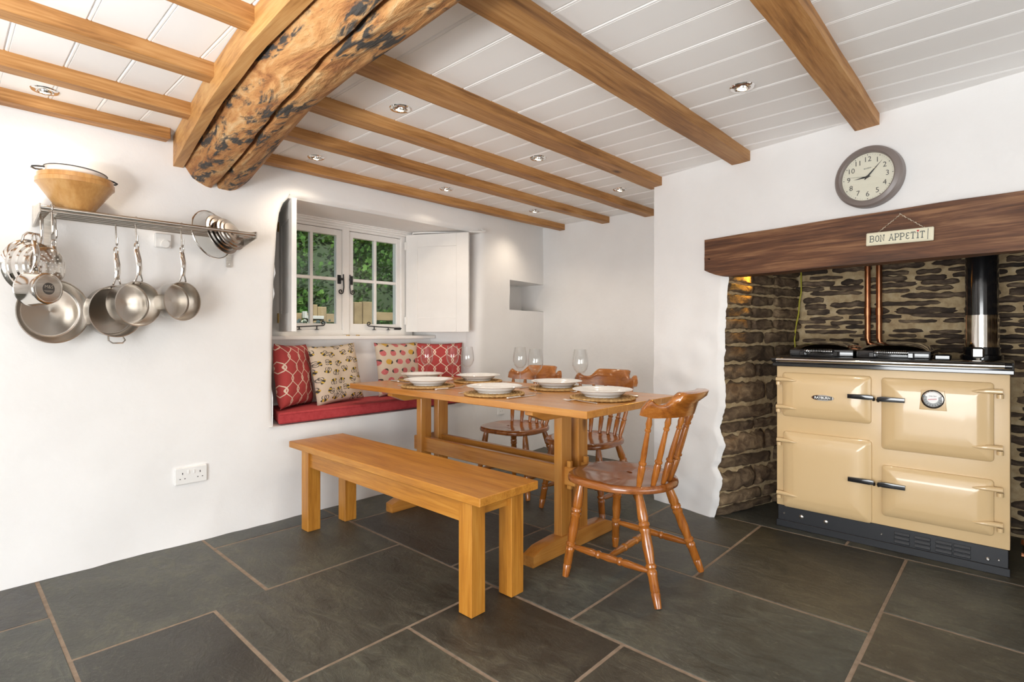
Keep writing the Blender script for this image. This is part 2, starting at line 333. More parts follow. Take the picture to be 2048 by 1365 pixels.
# ------------------------------------------------------------------ geometry helpers
class MB:
    def __init__(s): s.bm = bmesh.new()
    def _tail(s, verts, M):
        if M is not None: bmesh.ops.transform(s.bm, matrix=M, verts=verts)
    def box(s, x0, x1, y0, y1, z0, z1, bev=0, M=None, seg=1):
        r = bmesh.ops.create_cube(s.bm, size=1)
        vs = r['verts']
        for v in vs:
            v.co = Vector(((x0 + x1) / 2 + v.co.x * (x1 - x0), (y0 + y1) / 2 + v.co.y * (y1 - y0), (z0 + z1) / 2 + v.co.z * (z1 - z0)))
        s._tail(vs, M)
        if bev:
            es = list({e for v in vs for e in v.link_edges})
            bmesh.ops.bevel(s.bm, geom=es, offset=bev, segments=seg, affect='EDGES', profile=.6)
        return s
    def grid(s, fn, nu, nv, cu=False, cv=False, flip=False):
        vs = [[s.bm.verts.new(fn(i / (nu if cu else nu - 1), j / (nv if cv else nv - 1))) for j in range(nv)] for i in range(nu)]
        for i in range(nu if cu else nu - 1):
            for j in range(nv if cv else nv - 1):
                q = [vs[i][j], vs[(i + 1) % nu][j], vs[(i + 1) % nu][(j + 1) % nv], vs[i][(j + 1) % nv]]
                if flip: q.reverse()
                try: s.bm.faces.new(q)
                except ValueError: pass
        return vs
    def lathe(s, prof, seg=32, M=None):
        rings = []; allv = []
        for r, z in prof:
            if r < 1e-6: ring = [s.bm.verts.new((0, 0, z))]
            else: ring = [s.bm.verts.new((r * math.cos(2 * PI * k / seg), r * math.sin(2 * PI * k / seg), z)) for k in range(seg)]
            rings.append(ring); allv += ring
        for a, b in zip(rings, rings[1:]):
            for k in range(seg):
                k2 = (k + 1) % seg
                if len(a) == 1 and len(b) == 1: continue
                if len(a) == 1: s.bm.faces.new((a[0], b[k2], b[k]))
                elif len(b) == 1: s.bm.faces.new((a[k], a[k2], b[0]))
                else: s.bm.faces.new((a[k], a[k2], b[k2], b[k]))
        s._tail(allv, M)
        return s
    def tube(s, pts, r, seg=10, closed=False, caps=True, M=None, flat=None):
        pts = [Vector(p) for p in pts]; n = len(pts)
        rad = r if isinstance(r, (list, tuple)) else [r] * n
        rings = []; up = Vector((0, 0, 1)); allv = []
        nrm = None
        for i, p in enumerate(pts):
            a = pts[(i - 1) % n] if (closed or i > 0) else p; b = pts[(i + 1) % n] if (closed or i < n - 1) else p
            t = (b - a).normalized()
            if nrm is None:
                ref = up if abs(t.dot(up)) < .9 else Vector((1, 0, 0))
                nrm = (ref - t * ref.dot(t)).normalized()
            else:
                nrm = (nrm - t * nrm.dot(t))
                nrm = nrm.normalized() if nrm.length > 1e-6 else Vector((1, 0, 0))
            bi = t.cross(nrm)
            fl = flat or (1, 1)
            ring = [s.bm.verts.new(p + nrm * (rad[i] * fl[0] * math.cos(2 * PI * k / seg)) + bi * (rad[i] * fl[1] * math.sin(2 * PI * k / seg))) for k in range(seg)]
            rings.append(ring); allv += ring
        for i in range(n if closed else n - 1):
            a, b = rings[i], rings[(i + 1) % n]
            for k in range(seg): s.bm.faces.new((a[k], a[(k + 1) % seg], b[(k + 1) % seg], b[k]))
        if caps and not closed:
            s.bm.faces.new(list(reversed(rings[0]))); s.bm.faces.new(rings[-1])
        s._tail(allv, M)
        return s
    def prism(s, poly, z0, z1, M=None, bev=0, seg=2):
        a = [s.bm.verts.new((x, y, z0)) for x, y in poly]; b = [s.bm.verts.new((x, y, z1)) for x, y in poly]
        n = len(poly); fs = []
        fs.append(s.bm.faces.new(list(reversed(a)))); fs.append(s.bm.faces.new(b))
        for k in range(n): s.bm.faces.new((a[k], a[(k + 1) % n], b[(k + 1) % n], b[k]))
        s._tail(a + b, M)
        if bev:
            es = list({e for f in fs for e in f.edges})
            bmesh.ops.bevel(s.bm, geom=es, offset=bev, segments=seg, affect='EDGES', profile=.6)
        return s
    def sphere(s, c, r, seg=12, sc=(1, 1, 1)):
        res = bmesh.ops.create_uvsphere(s.bm, u_segments=seg, v_segments=seg // 2 + 1, radius=r)
        for v in res['verts']: v.co = Vector((c[0] + v.co.x * sc[0], c[1] + v.co.y * sc[1], c[2] + v.co.z * sc[2]))
        return s
    def mesh(s, name, mat, angle=35):
        bmesh.ops.recalc_face_normals(s.bm, faces=s.bm.faces) if getattr(s, 'recalc', True) else None
        me = bpy.data.meshes.new(name); s.bm.to_mesh(me); s.bm.free()
        if mat is not None: me.materials.append(mat)
        me.polygons.foreach_set('use_smooth', [True] * len(me.polygons))
        me.set_sharp_from_angle(angle=math.radians(angle))
        return me
    def done(s, name, mat, parent=None, angle=35): return link(name, s.mesh(name, mat, angle), parent)

def link(name, me, parent=None, loc=None, rot=None):
    o = bpy.data.objects.new(name, me); COL.objects.link(o)
    if parent is not None: o.parent = parent
    if loc is not None: o.location = loc
    if rot is not None: o.rotation_euler = rot
    return o
def tag(o, label, cat, group=None):
    o['label'] = label; o['category'] = cat
    if group: o['group'] = group
    return o
def struct(o): o['kind'] = 'structure'; return o
def thing(name, label, cat, loc=(0, 0, 0), rot=(0, 0, 0), group=None):
    o = bpy.data.objects.new(name, None); COL.objects.link(o); o.empty_display_size = .05
    o.location = loc; o.rotation_euler = rot
    return tag(o, label, cat, group)
def copytree(o, parent=None):
    c = o.copy(); COL.objects.link(c); c.parent = parent
    for ch in list(o.children): copytree(ch, c)
    return c
def text_mesh(s, size, name, mat, ext=.0006, bold=0):
    cu = bpy.data.curves.new(name, 'FONT'); cu.body = s; cu.size = size; cu.align_x = 'CENTER'; cu.align_y = 'CENTER'
    cu.extrude = ext; cu.offset = bold; cu.resolution_u = 3
    t = bpy.data.objects.new(name, cu); COL.objects.link(t)
    dg = bpy.context.evaluated_depsgraph_get()
    me = bpy.data.meshes.new_from_object(t.evaluated_get(dg))
    bpy.data.objects.remove(t); bpy.data.curves.remove(cu)
    me.materials.clear(); me.materials.append(mat); me.name = name
    return me
def nz(x, y, z=0, f=1.0): return noise.noise(Vector((x * f, y * f, z * f + 3.7)))
def T(x, y, z): return Matrix.Translation((x, y, z))
def RX(a): return Matrix.Rotation(a, 4, 'X')
def RY(a): return Matrix.Rotation(a, 4, 'Y')
def RZ(a): return Matrix.Rotation(a, 4, 'Z')
def lerp(a, b, t): return a + (b - a) * t
def interp(tab, z):
    if z <= tab[0][0]: return tab[0][1]
    for (z0, a), (z1, b) in zip(tab, tab[1:]):
        if z <= z1: return lerp(a, b, (z - z0) / (z1 - z0))
    return tab[-1][1]

CZ = 2.10          # ceiling
# ------------------------------------------------------------------ FLOOR
m = MB(); m.box(-2.05, 4.15, -3.0, 3.75, -.08, -.0022)
floor = struct(m.done('floor', grout))
tiles = [(-.5, .31, 2.71, 3.2), (-.5, .31, 1.9, 2.71), (.31, .97, 2.3, 3.2), (.97, 1.65, 2.97, 3.2), (.97, 1.65, 2.33, 2.97),
         (.31, .755, 1.65, 2.3), (.755, 1.65, 1.65, 2.33), (1.65, 2.32, 2.81, 3.3), (1.65, 2.32, 1.93, 2.81), (1.65, 2.32, 1.24, 1.93),
         (1.65, 2.32, .385, 1.24), (1.2, 1.65, 1.005, 1.65), (.755, 1.2, 1.0, 1.65), (1.2, 1.65, .4, 1.005), (2.32, 3.2, .385, 1.055),
         (2.32, 2.76, 1.055, 1.93), (2.76, 3.2, 1.055, 1.6), (2.76, 3.45, 1.6, 2.3), (2.32, 2.76, 1.93, 2.75), (2.76, 3.45, 2.3, 2.95),
         (2.32, 2.9, 2.75, 3.35), (2.9, 3.45, 2.95, 3.4), (3.45, 4.1, 1.6, 2.5), (3.45, 4.1, 2.5, 3.45),
         (2.535, 3.2, -.6, .385), (2.09, 2.535, -.35, .385), (1.65, 2.09, -.3, .385), (3.2, 4.1, .64, 1.6), (3.2, 4.1, -.6, .64),
         (-.5, .31, 1.0, 1.9), (.31, .755, .9, 1.65), (.755, 1.2, .3, 1.0), (.31, .755, .1, .9), (-.5, .31, 0, 1.0), (1.2, 1.65, -.4, .4),
         (.3, 1.2, -.6, .1), (-.5, .3, -.8, 0), (2.09, 3.2, -1.2, -.6), (1.2, 2.09, -1.2, -.4)]
for X0 in (-2.0, -1.25):
    for k in range(6): tiles.append((X0, X0 + .75, -2.95 + k * 1.03, -1.92 + k * 1.03))
for X0 in (-.5, .6, 1.7, 2.8):
    for k in range(2): tiles.append((X0, min(4.1, X0 + 1.1), -2.95 + k * .88, -2.07 + k * .88))
for (a, b, c, d) in tiles:
    cx, cy = (a + b) / 2, (c + d) / 2
    m = MB(); g = .0056
    hx, hy = (b - a) / 2 - g, (d - c) / 2 - g
    m.box(-hx, hx, -hy, hy, -.03, 0, .003)
    for v in m.bm.verts:
        v.co.x += random.uniform(-.0015, .0015); v.co.y += random.uniform(-.0015, .0015)
    link('slate_tile', m.mesh('slate_tile', slate), floor, (cx, cy, random.uniform(-.0012, 0)))

# ------------------------------------------------------------------ CEILING boards
m = MB(); m.box(-2.05, 4.15, -3.0, 3.75, CZ + .016, CZ + .12)
ceil = struct(m.done('ceiling', ceilpaint))
x = .174 - .165 * 13
while x < 4.1:
    m = MB(); hw = .0825 - .0005
    m.prism([(-hw, .016), (-hw, .003), (-hw + .004, 0), (-hw + .009, 0), (-hw + .0105, .003), (-hw + .012, 0), (hw - .004, 0), (hw, .003), (hw, .016)], -3.25, 3.25, RX(PI / 2))
    link('ceiling_board', m.mesh('ceiling_board', ceilpaint), ceil, (x + .0825, .3, CZ + random.uniform(0, .0015)))
    x += .165

# ------------------------------------------------------------------ WALL with the window seat (wall_back)
ZL, ZT = .548, 1.895
XLT = [(.5, 1.342), (.6, 1.344), (1.0, 1.349), (1.4, 1.358), (1.7, 1.374), (1.8, 1.391), (1.86, 1.415), (1.9, 1.45)]
XRT = [(.5, 2.93), (1.0, 2.94), (1.5, 2.96), (1.9, 2.99)]
def xl(z): return interp(XLT, min(max(z, ZL), ZT))
def xr(z): return interp(XRT, min(max(z, ZL), ZT))
def wy(x): return 3.15 + (max(0, x - 2.9) / 1.1) ** 1.3 * .17
def wface(x, z):
    y = wy(x) + .010 * nz(x, z, 0, 2.2) + .004 * nz(x, z, 5, 7)
    y -= .012 * max(0, 1 - z / .12) * (1 + nz(x, z, 9, 9))         # plaster spreads at the foot
    if ZL < z <= ZT + 1e-6:                           # rounded arrises of the opening
        e = x - xr(z)
        if 0 <= e < .10: y += .10 - math.sqrt(max(0, .0100 - (.10 - e) ** 2))
        e = xl(z) - x
        if 0 <= e < .03: y += .03 - math.sqrt(max(0, .0009 - (.03 - e) ** 2))
    return y
m = MB()
def zrow(t): return t * (CZ + .02)
zs_all = sorted(set([round(k * .06, 3) for k in range(36)] + [ZL, ZT, ZT + .03, CZ + .02]))
zs_all = [z for z in zs_all if z <= CZ + .02]
NZ = len(zs_all)
def zat(j): return zs_all[min(NZ - 1, int(round(j * (NZ - 1))))]
def left_p(i, j):
    z = zat(j); xe = xl(z); t = i
    xx = -2.0 + (xe + 2.0) * (1 - (1 - t) ** 2.2); return (xx, wface(xx, z), z)
m.grid(left_p, 46, NZ)
def right_p(i, j):
    z = zat(j); xs = xr(z); xx = xs + (3.42 - xs) * i ** 1.8; return (xx, wface(xx, z), z)
m.grid(right_p, 16, NZ)
def below(i, j):
    z = ZL * j; xx = lerp(xl(ZL), xr(ZL), i); return (xx, wface(xx, z - 1e-4), z)
m.grid(below, 26, 10)
def above(i, j):
    z = lerp(ZT, CZ + .02, j); xx = lerp(xl(ZT), xr(ZT), i)
    y = wy(xx) + .010 * nz(xx, z, 0, 2.2) + .004 * nz(xx, z, 5, 7)
    if z < ZT + .03: y += .03 - math.sqrt(max(0, .0009 - (.03 - (z - ZT)) ** 2))
    return (xx, y, z)
m.grid(above, 26, 12)
N0, N1 = 1.295, 1.555       # corner niche
m.grid(lambda i, j: (lerp(3.42, 4.02, i), wface(lerp(3.42, 4.02, i), lerp(0, N0, j)), lerp(0, N0, j)), 10, 20)
m.grid(lambda i, j: (lerp(3.42, 4.02, i), wface(lerp(3.42, 4.02, i), lerp(N1, CZ + .02, j)), lerp(N1, CZ + .02, j)), 10, 10)
for zz in (N0, N1): m.grid(lambda i, j: (lerp(3.42, 4.02, i), lerp(wface(lerp(3.42, 4.02, i), zz), 3.60, j), zz + .008 * nz(i, j, zz, 4)), 10, 6)
m.grid(lambda i, j: (3.42, lerp(wface(3.42, lerp(N0, N1, i)), 3.60, j), lerp(N0, N1, i)), 6, 6)
m.grid(lambda i, j: (lerp(3.42, 4.02, i), 3.60, lerp(N0, N1, j)), 4, 4)
# reveals of the window recess
def backpt(z, side):
    lo = z < 1.05
    if side == 'l': return (1.48, 3.53) if lo else (1.50, 3.70)
    return (2.80, 3.53) if lo else (2.63, 3.70)
zr = [ZL + k * (1.05 - ZL) / 8 for k in range(9)]; zr2 = [1.0501 + k * (ZT - 1.0501) / 14 for k in range(15)]
for rows in (zr, zr2):
    def rl(i, j):
        z = rows[int(round(j * (len(rows) - 1)))]
        if rows is zr: z = min(z, 1.0499)
        xa = xl(z); b = backpt(z, 'l'); ya = wface(xa, z); return (lerp(xa, b[0], i), lerp(ya, b[1], i), z)
    def rr(i, j):
        z = rows[int(round(j * (len(rows) - 1)))]
        if rows is zr: z = min(z, 1.0499)
        xa = xr(z); b = backpt(z, 'r'); ya = wface(xa, z)
        c = .03 * math.sin(i * PI) if rows is zr2 else 0
        return (lerp(xa, b[0], i) + c, lerp(ya, b[1], i), z)
    m.grid(rl, 8, len(rows)); m.grid(rr, 10, len(rows))
m.grid(lambda i, j: (lerp(1.44, 3.0, i), lerp(3.165, 3.70, j), ZT + .004 * nz(i * 3, j)), 12, 5)            # soffit
m.grid(lambda i, j: (lerp(1.32, 2.96, i), lerp(3.13, 3.56, j), ZL), 8, 4)                                     # seat top
m.grid(lambda i, j: (lerp(1.45, 2.84, i), 3.53 + .004 * nz(i * 4, j * 3), lerp(ZL, 1.06, j)), 14, 8)           # back below the sill
m.grid(lambda i, j: (lerp(1.45, 2.84, i), lerp(3.53, 3.70, j), 1.05), 6, 3)
wall_back = struct(m.done('wall_back', plaster, None, 50))

# wall beside the corner (alcove) and unseen walls with their openings
m = MB()
m.grid(lambda i, j: (4.0 + .008 * nz(i * 3, j * 3), lerp(1.6, 3.62, i), lerp(0, CZ + .02, j)), 24, 24)
m.box(4.05, 4.12, -3.0, 3.7, 0, CZ + .05)  # unseen outer slab, added to stop outside light leaking in
struct(m.done('wall_alcove', plaster, None, 50))
m = MB()   # side wall with a low opening shaped for the fill light (Y -.95..1.25, z .06..1.52)
m.box(-2.05, -1.95, -3, -.95, 0, CZ + .02); m.box(-2.05, -1.95, 1.25, 3.3, 0, CZ + .02)
m.box(-2.05, -1.95, -.95, 1.25, 0, .06); m.box(-2.05, -1.95, -.95, 1.25, 1.52, CZ + .02)
struct(m.done('wall_left', plaster))
m = MB()   # wall behind the photographer with an unseen opening kept low for the rear fill lamp (X -.6..2.4)
m.box(-2.05, -.6, -2.95, -2.85, 0, CZ + .02); m.box(2.4, 3.6, -2.95, -2.85, 0, CZ + .02); m.box(-.6, 2.4, -2.95, -2.85, 1.52, CZ + .02); m.box(-.6, 2.4, -2.95, -2.85, 0, .08)
struct(m.done('wall_front', plaster))

# ------------------------------------------------------------------ CHIMNEY BREAST (wall_right), skewed in plan
A = Vector((3.22, 1.73, 0)); U = Vector((-.1950, -.9808, 0)); NN = Vector((-.9808, .1950, 0)); WANG = math.atan2(U.y, U.x)
def W(s, z, off=0): p = A + U * s + NN * off; return (p.x, p.y, z)
EDGE = [(0, .434), (.24, .49), (.30, .455), (.44, .503), (.53, .47), (.70, .507), (.94, .488), (1.05, .50), (1.23, .51), (1.46, .528)]
def edge_s(z): return interp(EDGE, z) + .012 * nz(z, 1, 0, 14) + .008 * nz(z, 3, 0, 45)
def rough(s, z): return (.018 * nz(s, z, 0, 3.5) + .010 * nz(s, z, 3, 9)) * max(.25, min(1, (1.5 - z) * 2))
m = MB()
m.grid(lambda i, j: W(edge_s(lerp(0, 1.46, j)) * i, lerp(0, 1.46, j), rough(edge_s(lerp(0, 1.46, j)) * i, lerp(0, 1.46, j)) - (.02 if i > .99 else 0)), 24, 110)
m.grid(lambda i, j: W(3.4 * i, lerp(1.46, CZ + .02, j), rough(3.4 * i, lerp(1.46, CZ + .02, j))), 50, 14)
m.grid(lambda i, j: W(lerp(2.25, 3.4, i), lerp(0, 1.46, j)), 6, 6)
m.grid(lambda i, j: (lerp(A.x, 4.02, i), A.y + .01 * math.sin(i * PI), lerp(0, CZ + .02, j)), 8, 16)     # return into the alcove
m.grid(lambda i, j: (lerp(W(3.4, 0)[0], 4.1, i), W(3.4, 0)[1], lerp(0, CZ + .02, j)), 4, 4)
struct(m.done('wall_right', plaster, None, 50))

# fireplace recess: mortar bed with every stone built on it
BX = 3.95
def jamb(t, z):                # left jamb plane from the plaster edge to the back corner
    s = edge_s(z); p = A + U * s
    return Vector((lerp(p.x + .03, BX, t), lerp(p.y + .016, 1.07, t), z))
m = MB()
m.grid(lambda i, j: jamb(i, lerp(0, 1.75, j)) + Vector((0, .010 * nz(i * 6, j * 9), 0)), 14, 50)
m.grid(lambda i, j: (BX + .010 * nz(i * 7, j * 9, 2), lerp(1.09, -.5, i), lerp(0, 1.75, j)), 30, 40)
m.grid(lambda i, j: (lerp(2.8, BX, i), -.48, lerp(0, 1.75, j)), 6, 6)
fire = struct(m.done('wall_fireplace', mortar, None, 50))
m = MB(); m.box(3.14, 4.0, -.5, 1.3, 1.74, 1.78); m.done('flue_hood', flue_dark, fire)
def stone_mesh(L, H, D, seed, mat, nx=12, nyy=7, amp=1.0):
    """irregular quarried stone: rough face in the XZ plane looking to -Y, ragged outline, edges turned back into the mortar"""
    m = MB()
    def fn(i, j):
        a = i * 2 - 1; b = j * 2 - 1
        side = 1 + .45 * amp * nz(a * L * 12 + seed * 3.1, 2 if b > 0 else 7, seed)      # ragged top and bottom
        x = a * L / 2 * (1 - .06 * amp * nz(b * 2, seed, 4) - .05 * amp * b * b)
        z = b * H / 2 * (1 - (.10 + .5 * (amp - 1)) * abs(a) ** 6) * side
        y = -D * (1 - .35 * abs(a) ** 6) * (1 - .4 * abs(b) ** 6) - D * (.55 * nz(x * 9 + seed, z * 14, seed) + .35 * nz(x * 26, z * 30, seed))
        if abs(a) > .99 or abs(b) > .99: y = D * .5
        return (x, y, z)
    m.grid(fn, nx, nyy)
    return m.mesh('stone', mat, 70)
hts = [.055, .085, .13, .09, .13, .072, .10, .145, .105, .11, .085, .075, .07, .075, .06, .065, .06]
z = .0; sd = 1
for k, hgt in enumerate(hts):
    zc = z + hgt / 2
    cuts = [[-.01, .66, 1.02], [-.01, .52, 1.02], [-.01, .40, .74, 1.02]][k % 3] if k < 11 else [-.01, .34, .62, 1.02]
    for t0, t1 in zip(cuts, cuts[1:]):
        p0 = jamb(t0, zc); p1 = jamb(t1, zc); mid = (p0 + p1) / 2; Ls = (p1 - p0).length
        o = link('stone', stone_mesh(Ls * .985, hgt * .90, .026, sd, stone, 16, 8, .8), fire, mid + Vector((0, .0, 0)), (0, random.uniform(-.03, .03), math.atan2(p1.y - p0.y, p1.x - p0.x)))
        sd += 1
    z += hgt
z = .02
rnd = random.Random(3)
while z < 1.66:
    hgt = rnd.uniform(.026, .058); y = (1.05 if z > .78 else .02) + rnd.uniform(-.05, .05)
    while y > -.42:
        Ls = rnd.uniform(.11, .34)
        if rnd.random() < .9:
            o = link('stone', stone_mesh(Ls * .99, hgt * rnd.uniform(.85, 1.12), .016, sd, slatestone, 16, 6, rnd.uniform(1.1, 1.7)), fire, (BX, y - Ls / 2, z + hgt / 2 + rnd.uniform(-.006, .006)), (0, rnd.uniform(-.035, .035), -PI / 2)); sd += 1
        y -= Ls + rnd.uniform(.004, .03)
    z += hgt

z = .0
for k, hgt in enumerate(hts + [.07, .075]):                     # the opposite jamb, courses facing the cooker
    for t0, t1 in zip((.0, .45, .8), (.45, .8, 1.0)):
        xa, xb = lerp(2.86, BX, t0), lerp(2.86, BX, t1)
        link('stone', stone_mesh((xb - xa) * .985, hgt * .9, .026, sd, stone, 12, 6, .8), fire, ((xa + xb) / 2, -.48, z + hgt / 2), (0, rnd.uniform(-.03, .03), PI)); sd += 1
    z += hgt

# mantel beam (local x along the wall to the right, y into the wall)
t = thing('mantel_beam', 'long dark-stained rustic timber mantel beam over the stone fireplace', 'mantel beam', W(.40, 1.415, .035), (0, 0, WANG))
m = MB()
def mant(i, j):
    x = i * 2.6; q = j * 4; k = int(q) % 4; f = q - int(q)
    cs = [(0, 0), (0, .228), (.13, .228), (.13, 0)]
    a, b = cs[k], cs[(k + 1) % 4]; y, zz = lerp(a[0], b[0], f), lerp(a[1], b[1], f)
    y += .006 * nz(x, zz * 4, 0, 4); zz += .006 * nz(x, y * 6, 8, 3) - .0035 * x
    lift = .048 * max(0, 1 - x / .14) ** 1.5
    return (x, y, zz + (lift if zz < .1 else 0))
vs = m.grid(mant, 70, 24, cv=True)
m.bm.faces.new(vs[0]); m.bm.faces.new(vs[-1][::-1])
m.done('beam', mantelwood, t, 40)
# small warm lamp tucked behind the beam at the jamb
t = thing('fireplace_spotlight', 'small warm spotlight tucked behind the mantel beam at the stone jamb', 'spotlight', (3.36, 1.10, 1.475))
m = MB(); m.lathe([(0, .05), (.022, .05), (.028, .0), (.024, .0), (.02, .012), (0, .012)], 16); m.done('lamp_housing', blackmatt, t)
l = bpy.data.lights.new('spotlight_bulb', 'SPOT'); l.energy = 5; l.color = (1, .52, .06); l.spot_size = 2.0; l.shadow_soft_size = .015
lo = bpy.data.objects.new('spotlight_bulb', l); COL.objects.link(lo); lo.parent = t; lo.location = (0, 0, -.012); lo.rotation_euler = Vector((-.20, .10, -.12)).to_track_quat('-Z', 'Y').to_euler()

# ------------------------------------------------------------------ CEILING BEAMS
JY = [3.118, 2.715, 2.262, 1.79]        # far bottom edges
ordn = ['nearest the window wall', 'second from the window wall', 'third from the window wall', 'fourth from the window wall']
for k, y in enumerate(JY):
    m = MB(); wd = .075
    m.box(-2.0 - .3, .80, -wd / 2, wd / 2, CZ - .052, CZ + .01, .004)
    for v in m.bm.verts: v.co.y += .004 * nz(v.co.x, k, 0, 2); v.co.z += .003 * nz(v.co.x, k, 4, 3)
    o = m.done('ceiling_joist', oak['x'], None); o.location = (0, y - wd / 2 + .0, 0)
    tag(o, 'sawn oak joist left of the old log beam, ' + ordn[k], 'ceiling beam', 'oak joists')
JR = [(3.118, .06, 4.02), (2.65, .075, 4.02), (2.232, .08, 4.02), (1.775, .105, 3.26), (1.18, .105, 3.10), (.557, .10, 2.98)]
lab = ['running along the top of the window wall', 'second in from the window wall', 'third in from the window wall', 'ending at the chimney breast corner', 'wide, ending above the left mantel', 'wide, ending above the clock']
for k, (y, wd, xe) in enumerate(JR):
    m = MB(); n = 40
    def jf(i, j, wd=wd, xe=xe, k=k):
        x = lerp(.9, xe, i); cs = [(-wd / 2, .01), (-wd / 2, -.052), (wd / 2, -.052), (wd / 2, .01)]; a = cs[int(round(j * 3))]
        return (x, a[0] + .003 * nz(x, k, 1, 2.5), CZ + a[1] + (.0035 * nz(x, k, 4, 3) if a[1] < 0 else 0))
    m.grid(jf, n, 4)
    m.bm.verts.ensure_lookup_table()
    m.bm.faces.new([m.bm.verts[(n - 1) * 4 + q] for q in range(4)])
    o = m.done('ceiling_joist', oak['x'], None); o.location = (0, y - wd / 2, 0)
    tag(o, 'sawn oak joist right of the log beam, ' + lab[k], 'ceiling beam', 'oak joists')

def logc(y):   # plan position of the log's centre line
    return interp([(-3, .80), (0, .84), (1.1, .85), (1.6, .865), (2.03, .90), (2.45, .955), (3.1, 1.045), (3.3, 1.07)], y)
m = MB()
NU, NV = 150, 130
def logf(i, j):
    y = lerp(3.2, -2.85, j ** 1.25); th = i * 2 * PI
    cx = logc(y); ca, sa = math.cos(th), math.sin(th)
    rx = interp([(0, .150), (2.0, .152), (2.45, .158), (3.1, .185)], y) + .008 * nz(y, 0, 0, 1.3); rz = .205 + .014 * nz(y, 2, 0, 1.1)
    e = 2.6
    k = (abs(ca) ** e + abs(sa) ** e) ** (-1 / e)
    r = k * (1 + .045 * nz(ca * 1.6, sa * 1.6, y * .9) + .03 * nz(ca * 4, sa * 4, y * 1.2) + .016 * nz(ca * 9, sa * 9, y * 3))
    thc = -PI / 2 - .04 - .14 * max(0, min(2.2, 3.15 - y)) + .10 * nz(y, 7, 0, 1.5) + .05 * nz(y, 9, 0, 5)
    d = abs((th - 2 * PI if th > PI else th) - thc)
    wdt = .035 + .02 * nz(y, 11, 0, 3)
    if d < wdt * 2: r *= 1 - .26 * max(0, 1 - (d / (wdt * 1.6)) ** 2)
    return (cx + rx * r * ca, y, interp([(1.0, 2.145), (1.8, 2.125), (2.5, 2.10), (3.15, 2.085)], y) + rz * r * sa)
vs = m.grid(logf, NU, NV, cu=True)
m.bm.faces.new([vs[i][0] for i in range(NU)])
o = m.done('log_beam', logmat, None, 40)
tag(o, 'massive rough old log beam with a long crack and dark bark patches', 'ceiling beam')
m = MB()
def pl(i, j):
    y = lerp(3.16, -2.85, i); cs = [(0, .16), (0, 0), (.06, 0), (.06, .16)]; a = cs[int(round(j * 3))]
    xf = interp([(-3, .60), (1.0, .648), (1.33, .663), (1.8, .679), (2.28, .724), (2.73, .781), (3.127, .834), (3.2, .845)], y)
    zb = interp([(1.2, 2.002), (1.7, 2.0), (2.3, 1.982), (3.15, 1.945)], y)
    return (xf + a[0] * .75, y, (zb if a[1] == 0 else 2.099) + (.004 * nz(y, j, 0, 3) if a[1] == 0 else 0))
m.grid(pl, 60, 4)
m.bm.faces.ensure_lookup_table()
o = m.done('bearer_timber', bearerwood, None)
tag(o, 'sawn oak timber bearer fixed along the left side of the log beam', 'ceiling beam')

# ------------------------------------------------------------------ DOWNLIGHTS
bulb = plain('lit_halogen_bulb', (1, .80, .50), .3, 0, 0, 9)
DL = [((.317, 2.95), 'round chrome downlight left of the log beam, above the pan rack'), ((1.43, 2.02), 'lit chrome downlight nearest the log beam on its right side'),
      ((1.50, 2.935), 'chrome downlight near the window wall, closest to the log beam'), ((2.448, 2.91), 'chrome downlight near the window wall, above the middle of the window'),
      ((2.377, 2.01), 'chrome downlight above the dining table centre'), ((3.385, 2.90), 'chrome downlight deepest in the corner above the wall niche'),
      ((3.287, 2.03), 'chrome downlight closest to the alcove wall, left of the chimney corner'), ((2.263, .82), 'lit chrome downlight between the two wide joists, above the range side')]
dlm = None
for (x, y), lb in DL:
    t = thing('downlight', lb, 'downlight', (x, y, CZ), group='ceiling downlights')
    if dlm is None:
        a = MB(); a.lathe([(.030, .012), (.030, -.002), (.033, -.005), (.045, -.004), (.048, 0), (.048, .006)], 28); a = a.mesh('trim_ring', chrome)
        b = MB(); b.lathe([(0, -.0135), (.008, -.0128), (.014, -.010), (.0165, -.004), (.0165, .004)], 20, RX(.2)); b = b.mesh('bulb', bulb)
        c = MB(); c.lathe([(.026, .004), (.0255, -.007), (.0235, -.0105), (.0205, -.009), (.019, .003)], 24, RX(.2)); c = c.mesh('gimbal', steel_p)
        dlm = (a, b, c)
        l = bpy.data.lights.new('downlight_lamp', 'SPOT'); l.energy = 8.0; l.color = (1, .84, .66); l.spot_size = 2.3; l.spot_blend = .8; l.shadow_soft_size = .025
    link('trim_ring', dlm[0], t); link('bulb', dlm[1], t); link('gimbal', dlm[2], t)
    lo = bpy.data.objects.new('downlight_lamp', l); COL.objects.link(lo); lo.parent = t; lo.location = (0, 0, -.02)

